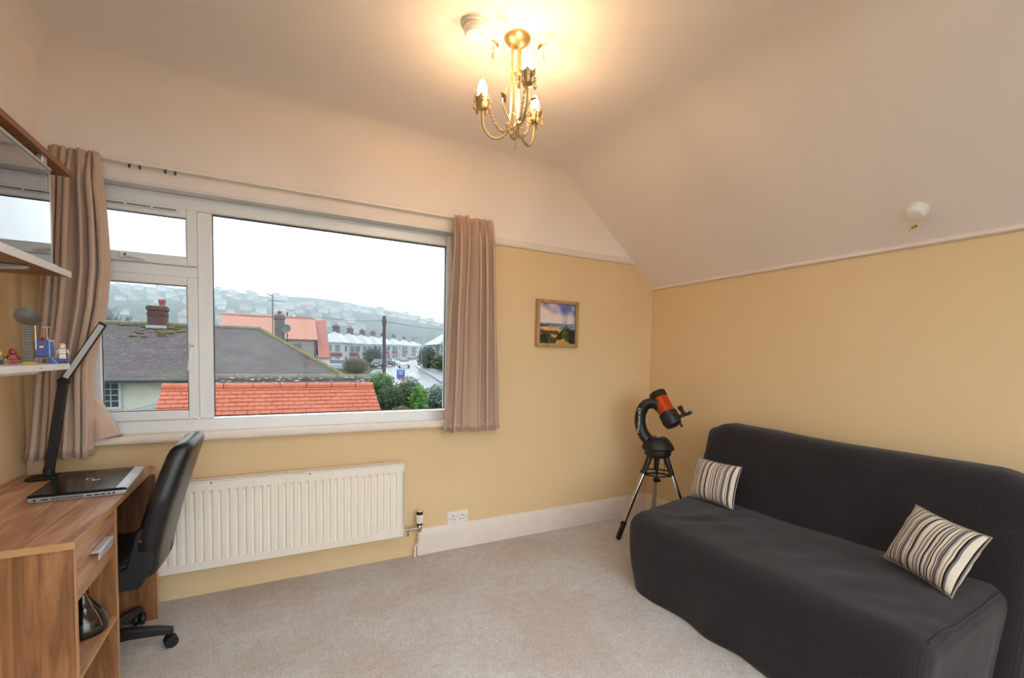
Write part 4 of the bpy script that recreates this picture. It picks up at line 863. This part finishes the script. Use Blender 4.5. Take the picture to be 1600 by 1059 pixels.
# small house behind with the stone chimney
sh_ = thing('cottage', 'low cottage mostly hidden by the bungalow roof with a tall stone chimney and dish', 'building', (.6, 41, zg(40)))
house_box(sh_, 'wall', (-4, 40.2, zg(40)), (2, 44, 1.2), m_render)
G().prism([(40.0, 1.2), (42, 2.1), (44.2, 1.2)], -4.2, 2.2, lambda u, v, w_: (w_, u, v)).build('roof', m_slate, sh_, True, smooth=0)
m_stone = M_tiles('rough_stone', (52, 50, 54), (130, 126, 124), (76, 70, 70), None, 4)
chm = G().box((.22, 39.8, zg(40)), (.93, 40.5, 4.15)).box((.17, 39.75, 3.92), (.98, 40.55, 4.2)).build('chimney', m_stone, sh_, True, bev=.05)
G().box((.24, 39.82, 4.2), (.91, 40.48, 4.32)).build('capping', m_ridge, chm, True, bev=.04)
G().lathe([(.15, 4.3), (.13, 4.42), (.16, 4.56), (.13, 4.58)], 14, None, (.58, 40.15, 0)).build('chimney_pot', bpy.data.materials['red_clay_pot'], chm, True)
G().lathe([(.02, 0), (.22, .03), (.36, .10), (.36, .12), (.2, .06), (.02, .03)], 20, (rot('Z', -25) @ rot('X', 70)).to_3x3(), (1.05, 39.6, 3.2)).tube([(.9, 39.8, 3.1), (1.05, 39.62, 3.2)], .03, 6).build('satellite_dish', plain('grey_dish', (84, 82, 86), .5), chm, True)
ar = G().tube([(.1, 39.7, 2.4), (.1, 39.7, 5.75)], .035, 6).tube([(-.1, 39.7, 5.35), (1.0, 39.7, 5.3)], .022, 6).tube([(-.25, 39.7, 5.8), (.15, 39.7, 5.65)], .04, 6)
for k in range(5): ar.tube([(.2+k*.18, 39.5, 5.34), (.2+k*.18, 39.9, 5.34)], .015, 5)
ar.build('aerial', plain('dark_metal', (60, 62, 66), .5), chm, True)
# house with the salmon roof
sal = thing('salmon_roofed_house', 'house with a wide salmon pink tiled roof and grey side wall', 'building', (0, 47, zg(47)))
m_sal = M_tiles('salmon_tiles', (172, 124, 108), (180, 132, 116), (162, 114, 101)); m_sal2 = M_tiles('darker_salmon_tiles', (156, 102, 92), (164, 110, 98), (146, 94, 86))
house_box(sal, 'wall', (-3.6, 45.2, zg(45)), (3.6, 50, 2.7), plain('grey_cream_render', (150, 144, 138), .85))
G().prism([(44.95, 2.6), (48, 4.7), (51, 2.6)], -3.85, 3.72, lambda u, v, w_: (w_, u, v)).build('roof', m_sal, sal, True, smooth=0)
ridge_caps(sal, -3.85, 3.72, 48, 4.7, .12, .6, m_sal)
G().prism([(44.4, .95), (44.4, 1.05), (48, 4.58), (51, 2.4), (51, 2.3)], 3.74, 4.72, lambda u, v, w_: (w_, u, v)).build('catslide_roof', m_sal2, sal, True, smooth=0)
house_box(sal, 'porch_wall', (3.74, 44.6, zg(45)), (4.7, 50, 1.0), m_render)
G().prism([(-.13, -.5), (.13, -.5), (.13, .3), (0, .55), (-.13, .3)], 45.1, 45.25, lambda u, v, w_: (2.25+u, w_, 1.75+v)).build('arched_window', m_winglass, sal, True, smooth=0)
for x in (1.25, 3.5): G().tube([(x, 45.1, zg(45)), (x, 45.1, 2.65 if x > 2 else 3.1)], .06, 6).build('downpipe', plain('brown_pipe', (84, 70, 66), .6), sal, True)
st_ = G().box((1.0, 50.6, 2.0), (3.0, 51.2, 4.75)).build('chimney_stack', m_brick, sal, True, smooth=0)
for k, h_ in enumerate((.62, .30, .52, .22, .12, .2, .2)): G().lathe([(.11, 4.7), (.09, 4.75+h_), (.12, 4.78+h_)], 10, None, (.75+k*.33, 50.9, .1)).build('chimney_pot', bpy.data.materials['red_clay_pot'], st_, True)
# ---- terrace of white houses along the road
m_tw = plain('white_render', (168, 170, 172), .7, scale=2); m_roofw = plain('sky_sheen_slates', (160, 166, 171), .35, 0, .6, scale=1.5); m_band = M_brick('red_hung_tiles', (122, 48, 48), (106, 42, 42), (112, 66, 62), .5)  # roof slates hold the sky's reflection on wet slate in their pale base colour
ud = Vector((.397, .918, 0)); nd = Vector((.918, -.397, 0))
def terrace_house(i, s, L, zb):
    o = Vector((10.6, 90.0, 0))+ud*(s-L/2)-nd*1.7; m = Matrix((ud, nd, Vector((0, 0, 1)))).transposed().to_4x4(); m.translation = (o.x, o.y, zb)
    t = thing('terrace_house', HL[i], 'house', m.translation, 0, 'white terrace houses along the road'); t.matrix_basis = m; Dp, He, Hr = 5.6, 5.0, 7.5
    G().box((0, -Dp, 0), (L, 0, He)).build('wall', m_tw, t, smooth=0)
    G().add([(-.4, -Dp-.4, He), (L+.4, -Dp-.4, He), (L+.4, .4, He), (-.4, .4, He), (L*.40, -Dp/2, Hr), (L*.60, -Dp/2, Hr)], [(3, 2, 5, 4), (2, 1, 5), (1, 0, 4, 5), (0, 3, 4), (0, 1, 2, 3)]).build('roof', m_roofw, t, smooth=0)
    c = G().box((L/2-.9, -Dp/2-.5, Hr-1.2), (L/2+.9, -Dp/2+.5, Hr+1.15)).box((L/2-1.0, -Dp/2-.6, Hr+.85), (L/2+1.0, -Dp/2+.6, Hr+1.05)).build('chimney', m_brick, t, smooth=0)
    for k in range(4): G().lathe([(.16, Hr+1.1), (.13, Hr+1.5)], 8, None, (L/2-.6+k*.4, -Dp/2, 0)).build('chimney_pot', bpy.data.materials['red_clay_pot'], c)
    for x in (L-4.6,):          # two storey bay
        b = G().prism([(x, 0), (x+.6, 1.1), (x+3.4, 1.1), (x+4, 0)], 0, He, lambda u, v, w_: (u, v, w_)).build('bay', m_tw, t, smooth=0)
        G().prism([(x-.03, 0), (x+.58, 1.14), (x+3.42, 1.14), (x+4.03, 0)], 2.1, 3.0, lambda u, v, w_: (u, v, w_)).build('tile_band', m_band, b, smooth=0)
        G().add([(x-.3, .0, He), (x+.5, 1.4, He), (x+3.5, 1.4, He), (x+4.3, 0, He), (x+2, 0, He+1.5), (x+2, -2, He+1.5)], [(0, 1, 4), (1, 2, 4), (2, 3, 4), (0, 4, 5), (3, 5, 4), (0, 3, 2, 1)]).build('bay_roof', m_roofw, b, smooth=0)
        for z0, z1 in ((.75, 2.0), (3.1, 4.5)):
            for k in range(4): G().box((x+.68+k*.68, 1.08, z0), (x+1.24+k*.68, 1.13, z1)).build('window', m_winglass, b, smooth=0)
            for q in ((x+.3, .53), (x+3.7, .53)):
                sgn = 1 if q[0] > x+2 else -1
                G().box((-.45, -.02, z0), (.45, .05, z1), T(q[0]+sgn*.03, q[1]+.03, 0) @ rot('Z', -sgn*61)).build('window', m_winglass, b, smooth=0)
    for x in (1.4,): G().box((x, -.02, 3.2), (x+1.2, .05, 4.4)).build('window', m_winglass, t, smooth=0); G().box((x, -.02, 0), (x+1.1, .05, 2.1)).build('door', m_band, t, smooth=0)
    for y0 in (-4.9, -3.3, -1.6):
        for z0, z1 in ((.9, 2.0), (3.1, 4.5)): G().box((-.06, y0, z0), (.02, y0+1.0, z1)).build('window', m_winglass, t, smooth=0)
    G().box((-.05, -Dp+.2, 2.1), (.01, -.2, 2.9)).build('tile_band', m_band, t, smooth=0)
HL = ['white bay fronted terrace house next to the salmon roofed house', 'second white terrace house along the road from the salmon roof', 'third white terrace house along the road from the salmon roof', 'fourth white terrace house along the road from the salmon roof',
      'fifth white terrace house along the road, behind the wooden pole', 'sixth white terrace house along the road, just past the wooden pole', 'seventh white terrace house along the road past the wooden pole', 'last white terrace house, farthest along the road']
for i, (s_, l_) in enumerate(((15, 9.4), (26, 9.6), (37.5, 9.8), (50, 10), (64, 11), (83, 12), (107, 13), (134, 14))): terrace_house(i, s_, l_, zg(90+s_*.9)-.55+.12*i)
# house across the road
hr_ = thing('white_house', 'white house with a red brick base beside the curtain by the picture', 'house', (34, 92, zg(90)))
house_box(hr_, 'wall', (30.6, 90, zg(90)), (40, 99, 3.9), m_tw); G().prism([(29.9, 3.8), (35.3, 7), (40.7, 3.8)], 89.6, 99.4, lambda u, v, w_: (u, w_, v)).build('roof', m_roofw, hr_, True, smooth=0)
house_box(hr_, 'brick_base', (30.5, 89.9, zg(90)), (33.5, 90.2, 1.6), m_band)
for x in (31, 33.2, 36): G().box((x, 89.9, 2.2), (x+1.2, 90.05, 3.4)).build('window', m_winglass, hr_, True, smooth=0)
# ---- telegraph pole and wires, sign
pole = thing('telegraph_pole', 'dark wooden telegraph pole in front of the terrace', 'pole', (8.8, 41, zg(41)))
G().tube([(0, 0, -.2), (0, 0, 5.85)], [.17, .13], 12).build('shaft', plain('creosoted_wood', (78, 56, 54), .85, scale=30, var=.2), pole)
G().lathe([(.19, 5.1), (.21, 5.2), (.21, 5.5), (.19, 5.6)], 12).build('terminal_box', plain('dark_metal', (60, 62, 66), .5), pole); G().box((-.06, -.25, 5.3), (.06, .25, 5.4)).build('crossarm', bpy.data.materials['creosoted_wood'], pole)
def wire(label, a, b, sag):
    a = Vector(a); b = Vector(b); tag(G().tube([a.lerp(b, i/20)-Vector((0, 0, sag*math.sin(PI*i/20))) for i in range(21)], .018, 5).build('overhead_wire', bpy.data.materials['dark_metal']), label, 'wire', 'overhead wires')
ptop = (8.8, 41, zg(41)+5.5)
wire('thin overhead wire from the pole to the salmon roofed house', (8.62, 40.8, ptop[2]-.12), (3.6, 46, 4.75), .12); wire('thin overhead wire from the pole towards the curtain by the picture', (9.0, 41.2, ptop[2]-.12), (22, 46, 4.2), .3)
wire('thin overhead wire along the salmon roof', (3.4, 46.2, 4.7), (-3.9, 45.5, 4.5), .12)
sg = thing('estate_sign', 'blue and red sale board on a white post by the road', 'sign', (8.75, 34.9, zg(35)))
G().box((-.03, -.03, 0), (.03, .03, zg(35)*-1+.25)).build('post', m_tw, sg, smooth=0)
sz = -zg(35)-.50
G().box((-.31, -.06, sz+.12), (.31, -.04, sz+.75)).build('board', plain('sign_blue', (20, 74, 160), .5), sg, smooth=0); G().box((-.31, -.06, sz), (.31, -.04, sz+.12)).build('red_strip', plain('sign_red', (226, 70, 84), .5), sg, smooth=0)
for k, (w_, h_) in enumerate(((.40, .07), (.30, .05), (.36, .05))): G().box((-w_/2, -.064, sz+.60-k*.10), (w_/2, -.058, sz+.60-k*.10+h_)).build('lettering_line', m_tw, sg, smooth=0)
# ---- cars
def car(label, x, y, yaw, c, s=1.0):
    m_ = plain('car_paint_%d_%d_%d' % c, c, .25, .2); z = zg(y)+.03
    t = thing('car', label, 'car', (x, y, z), math.radians(yaw), 'cars on the road'); W = .86
    bd = [(-2.05, .32), (-2.1, .62), (-1.9, .88), (-1.2, .95), (1.0, .98), (1.9, .95), (2.1, .75), (2.12, .35)]
    G().prism(bd, -W, W, lambda u, v, w_: (w_*s, u*s, v*s)).build('body', m_, t, bev=.08)
    cb = [(-1.25, .93), (-.55, 1.42), (.85, 1.45), (1.65, .96)]
    cab_ = G(); n = 4; cab_.v = [(-.80*s, u*s, v*s) if v < 1 else (-.62*s, u*s, v*s) for u, v in cb]+[(.80*s, u*s, v*s) if v < 1 else (.62*s, u*s, v*s) for u, v in cb]
    cab_.f = [(3, 2, 1, 0), (4, 5, 6, 7), (0, 1, 5, 4), (1, 2, 6, 5), (2, 3, 7, 6), (3, 0, 4, 7)]; cab_.build('cabin_glass', m_winglass, t, bev=.04)
    G().box((-.60*s, -.5*s, 1.42*s), (.60*s, .82*s, 1.47*s)).build('roof', m_, t, bev=.02)
    for u in (-1.35, 1.3):
        for q in (-1, 1): G().lathe([(.12*s, -.1*s), (.31*s, -.1*s), (.31*s, .1*s), (.12*s, .1*s)], 14, rot('Y', 90).to_3x3(), (q*.78*s, u*s, .31*s)).build('wheel', m_black, t)
    for q in (-1, 1): G().box((q*.62*s-.14*s, -2.12*s, .62*s), (q*.62*s+.14*s, -2.04*s, .76*s)).build('lamp', m_tred if 'away' in label else m_alu, t)
    G().box((-.26*s, -2.13*s, .48*s), (.26*s, -2.08*s, .6*s)).build('number_plate', plain('plate_white', (230, 226, 200), .5), t)
car('white car in the road facing away up the hill', 20.0, 77.5, -17, (228, 230, 226))
car('dark car at the kerb of the terrace, nearest the evergreen', 14.9, 73.5, -20, (60, 60, 72))
car('black car parked by the terrace between dark and silver cars', 19.4, 86, -22, (36, 38, 44)); car('silver car parked beyond the black car', 24.0, 97, -26, (176, 180, 188)); car('red car, farthest along the road', 33.6, 112, -30, (170, 40, 44))
car('silver car parked end on behind the hedge', 7.2, 59, 80, (190, 196, 204)); car('grey car on the drive behind the silver one', 7.6, 65, 78, (120, 128, 140))
# ---- planting
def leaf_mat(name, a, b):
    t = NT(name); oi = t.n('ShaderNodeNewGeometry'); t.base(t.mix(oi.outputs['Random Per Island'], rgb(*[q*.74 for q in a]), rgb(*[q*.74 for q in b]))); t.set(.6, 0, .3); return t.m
def shrub(name, label, c, rx, ry, rz, a, b, n, ls, seed, cat='shrub', stems=True):
    rnd = random.Random(seed); t = thing(name, label, cat, (c[0], c[1], zg(c[1])), 0); g = G(); zc = c[2]-zg(c[1])
    for k in range(n):
        d = Vector((rnd.gauss(0, 1), rnd.gauss(0, 1), rnd.gauss(0, 1))).normalized(); r = rnd.uniform(.62, 1.0)*(1+.22*noise.noise(d*2.3+Vector((seed, 0, 0))))
        p = Vector((d.x*rx*r, d.y*ry*r, zc+d.z*rz*r)); l = ls*rnd.uniform(.6, 1.3); u = Vector((rnd.gauss(0, 1), rnd.gauss(0, 1), rnd.gauss(0, .6))).normalized(); v = u.orthogonal().normalized()
        g.add([p-u*l*.5, p+v*l*.28+u*.05*l, p+u*l*.5, p-v*l*.28+u*.05*l], [(0, 1, 2, 3)])
    g.build('foliage', leaf_mat(name+'_leaves_%d' % seed, a, b), t, smooth=0, fix=False, kind='stuff')
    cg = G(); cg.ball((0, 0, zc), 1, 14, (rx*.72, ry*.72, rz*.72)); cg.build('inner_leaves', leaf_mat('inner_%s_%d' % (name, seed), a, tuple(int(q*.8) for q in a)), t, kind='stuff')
    if stems:
        sg_ = G()
        for k in range(4): sg_.tube([(rnd.uniform(-.1, .1), rnd.uniform(-.1, .1), 0), (rnd.uniform(-.3, .3)*rx, rnd.uniform(-.3, .3)*ry, zc)], .03, 5)
        sg_.build('stem', bpy.data.materials['creosoted_wood'], t)
    return t
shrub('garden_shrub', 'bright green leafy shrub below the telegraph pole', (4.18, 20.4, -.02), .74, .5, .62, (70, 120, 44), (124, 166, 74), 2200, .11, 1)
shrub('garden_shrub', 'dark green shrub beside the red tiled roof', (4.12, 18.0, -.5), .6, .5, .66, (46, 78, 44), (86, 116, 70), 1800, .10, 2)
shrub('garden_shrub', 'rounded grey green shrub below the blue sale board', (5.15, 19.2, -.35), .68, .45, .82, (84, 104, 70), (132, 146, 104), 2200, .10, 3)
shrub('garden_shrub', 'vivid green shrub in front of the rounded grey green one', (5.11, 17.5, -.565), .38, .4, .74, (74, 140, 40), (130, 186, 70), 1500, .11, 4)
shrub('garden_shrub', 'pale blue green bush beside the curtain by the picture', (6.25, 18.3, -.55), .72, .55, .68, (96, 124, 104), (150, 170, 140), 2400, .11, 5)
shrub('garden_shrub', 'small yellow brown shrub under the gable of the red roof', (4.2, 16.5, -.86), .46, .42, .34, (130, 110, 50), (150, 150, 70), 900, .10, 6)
shrub('garden_hedge', 'brown green hedge in front of the parked cars', (8.6, 55, .05), 1.5, .8, .95, (104, 108, 70), (140, 132, 92), 2200, .2, 7, 'hedge')
shrub('roadside_tree', 'dark evergreen by the wooden pole', (15.4, 80, 1.0), 1.6, 1.4, 1.7, (50, 76, 54), (84, 104, 76), 1200, .35, 8, 'tree')
shrub('roadside_tree', 'dark rounded evergreen beside the pavement', (22.4, 72, 1.0), 1.7, 1.5, 2.0, (46, 72, 50), (80, 100, 72), 1400, .35, 9, 'tree')
shrub('roadside_hedge', 'long low green hedge behind the pavement', (21.6, 60, .6), 2.6, 1.2, 1.3, (80, 106, 70), (120, 140, 90), 2000, .3, 10, 'hedge')
shrub('roadside_hedge', 'yellow green hedge at the edge of the curtain by the picture', (22.6, 56, .9), 1.6, 1.0, 1.2, (140, 150, 70), (176, 180, 100), 1400, .25, 11, 'hedge')
def bare_tree(name, label, c, h, spread, seed, leaves=None):
    rnd = random.Random(seed); t = thing(name, label, 'tree', (c[0], c[1], zg(c[1]))); g = G()
    def br_(p, d, L, r, k):
        q = p+d*L; g.tube([p, p.lerp(q, .5)+Vector((rnd.uniform(-.05, .05), rnd.uniform(-.05, .05), 0))*L, q], [r, r*.85, r*.65], 5)
        if k == 0: return
        for _ in range(3 if k > 1 else 4):
            e = (d+Vector((rnd.gauss(0, .55)*spread, rnd.gauss(0, .55)*spread, rnd.uniform(-.1, .45)))).normalized(); br_(p.lerp(q, rnd.uniform(.6, 1)), e, L*rnd.uniform(.6, .8), r*.6, k-1)
    br_(Vector((0, 0, 0)), Vector((0, 0, 1)), h*.36, h*.022, 5); g.build('branches', plain('grey_bark', (104, 96, 94), .9), t, kind='stuff')
bare_tree('bare_tree', 'leafless tree behind the bungalow roof beside its chimney', (-8.4, 40, 0), 6.6, 1.15, 4)
bare_tree('bare_tree', 'leafless tree beside the pavement in front of the hill', (22.6, 66, 0), 4.6, 1.1, 6)
lp = thing('street_lamp', 'slim grey street lamp post by the pavement', 'lamp post', (19.9, 67, zg(67))); G().tube(bez([(0, 0, 0), (0, 0, 4.2), (-.1, 0, 4.7), (-.7, 0, 4.8)]), .045, 8).build('post', plain('galvanised_post', (110, 114, 118), .5), lp); G().box((-1.1, -.1, 4.72), (-.6, .1, 4.86)).build('lantern', bpy.data.materials['galvanised_post'], lp, bev=.02)
# ---- hillside with its houses
crest = [(-700, 74), (-147, 69), (-101, 68), (-57, 71), (-2, 67), (52, 69), (95, 64), (156, 57), (200, 48), (260, 42), (700, 30)]
def crest_z(x):
    for (a, za), (b, zb) in zip(crest, crest[1:]):
        if x <= b: return za+(zb-za)*(x-a)/(b-a)
    return crest[-1][1]
def hill_z(x, y):
    t = max(0, min(1, (y-280)/320)); return (2.6+(crest_z(x*600/max(y, 300))*1.0-2.6)*(t**.9))+7*t*(1.2-t)*noise.noise((x*.012, y*.012, 0))+1.6*t*noise.noise((x*.08, y*.05, 4)) if y <= 600 else crest_z(x)-(y-600)*.1
g = G(); g.grid(160, 50, lambda u, v: (-700+1400*u, 280+440*v, hill_z(-700+1400*u, 280+440*v)))
t = NT('wooded_hillside'); n1 = t.noise(.05, 6, .7); t.base(t.mix(t.ramp(n1, [(.38, (0, 0, 0)), (.62, (1, 1, 1))]), rgb(30, 40, 36), rgb(62, 70, 54))); t.bump(t.noise(.2, 5), 1, 4); t.set(.95, 0, .1)
tag(g.build('hill', t.m, smooth=60, fix=False), 'wooded hillside across the valley', 'hill', kind='structure')
rnd = random.Random(21)
gw = G().box((-5.5, -4, -3), (5.5, 4, 4.6)); gwr = [(-4.6, 4.5), (0, 7.6), (4.6, 4.5)]; KINDS = []
for lab, wc, rc_ in (('white house with a grey roof among the trees on the hazy hillside', (166, 168, 170), (98, 102, 110)), ('cream house with a brown roof among the trees on the hazy hillside', (158, 150, 134), (92, 76, 68)), ('pale grey house with a reddish roof among the trees on the hazy hillside', (138, 142, 146), (118, 78, 68))):
    hw = gw.build('wall', plain('hill_wall_%d_%d_%d' % wc, wc, .8), smooth=0); hrf = G().prism(gwr, -6, 6, lambda u, v, w_: (w_, u, v)).build('roof', plain('hill_roof_%d_%d_%d' % rc_, rc_, .6), smooth=0)
    KINDS.append((lab, hw.data, hrf.data)); bpy.data.objects.remove(hw); bpy.data.objects.remove(hrf)
spots = []; tries = 0
while len(spots) < 150 and tries < 6000:
    tries += 1; x = rnd.uniform(-190, 190); y = rnd.uniform(330, 590)
    f = (y-330)/260; dens = noise.noise((x*.012+3, y*.018, 1))
    if dens < -.05 or (x > 60 and f < .6): continue
    if any((x-a)**2+(y-b)**2 < 15**2 for a, b in spots): continue
    spots.append((x, y))
for x, y in spots:
    lab, mw_, mr_ = KINDS[rnd.choice((0, 0, 0, 1, 1, 2))]
    t = thing('hillside_house', lab, 'house', (x, y, hill_z(x, y)), rnd.uniform(-.5, .5), 'houses scattered over the hillside')
    s = rnd.uniform(.4, .72); t.scale = (s, s, s)
    for nm, me in (('wall', mw_), ('roof', mr_)):
        o = bpy.data.objects.new(nm, me); COL.objects.link(o); o.parent = t
# ---- damp haze between the houses and the hill
hz = NT('damp_haze'); hz.t.nodes.remove(hz.b); vsn = hz.n('ShaderNodeVolumeScatter'); vsn.inputs['Color'].default_value = (.80, .93, 1, 1); vsn.inputs['Density'].default_value = .0014; hz.l(vsn.outputs[0], hz.out.inputs['Volume'])
ho = G().box((-720, 62, -6), (720, 740, 80)).build('haze', hz.m, smooth=0); tag(ho, 'pale damp haze lying over the valley and hillside', 'haze', kind='stuff')
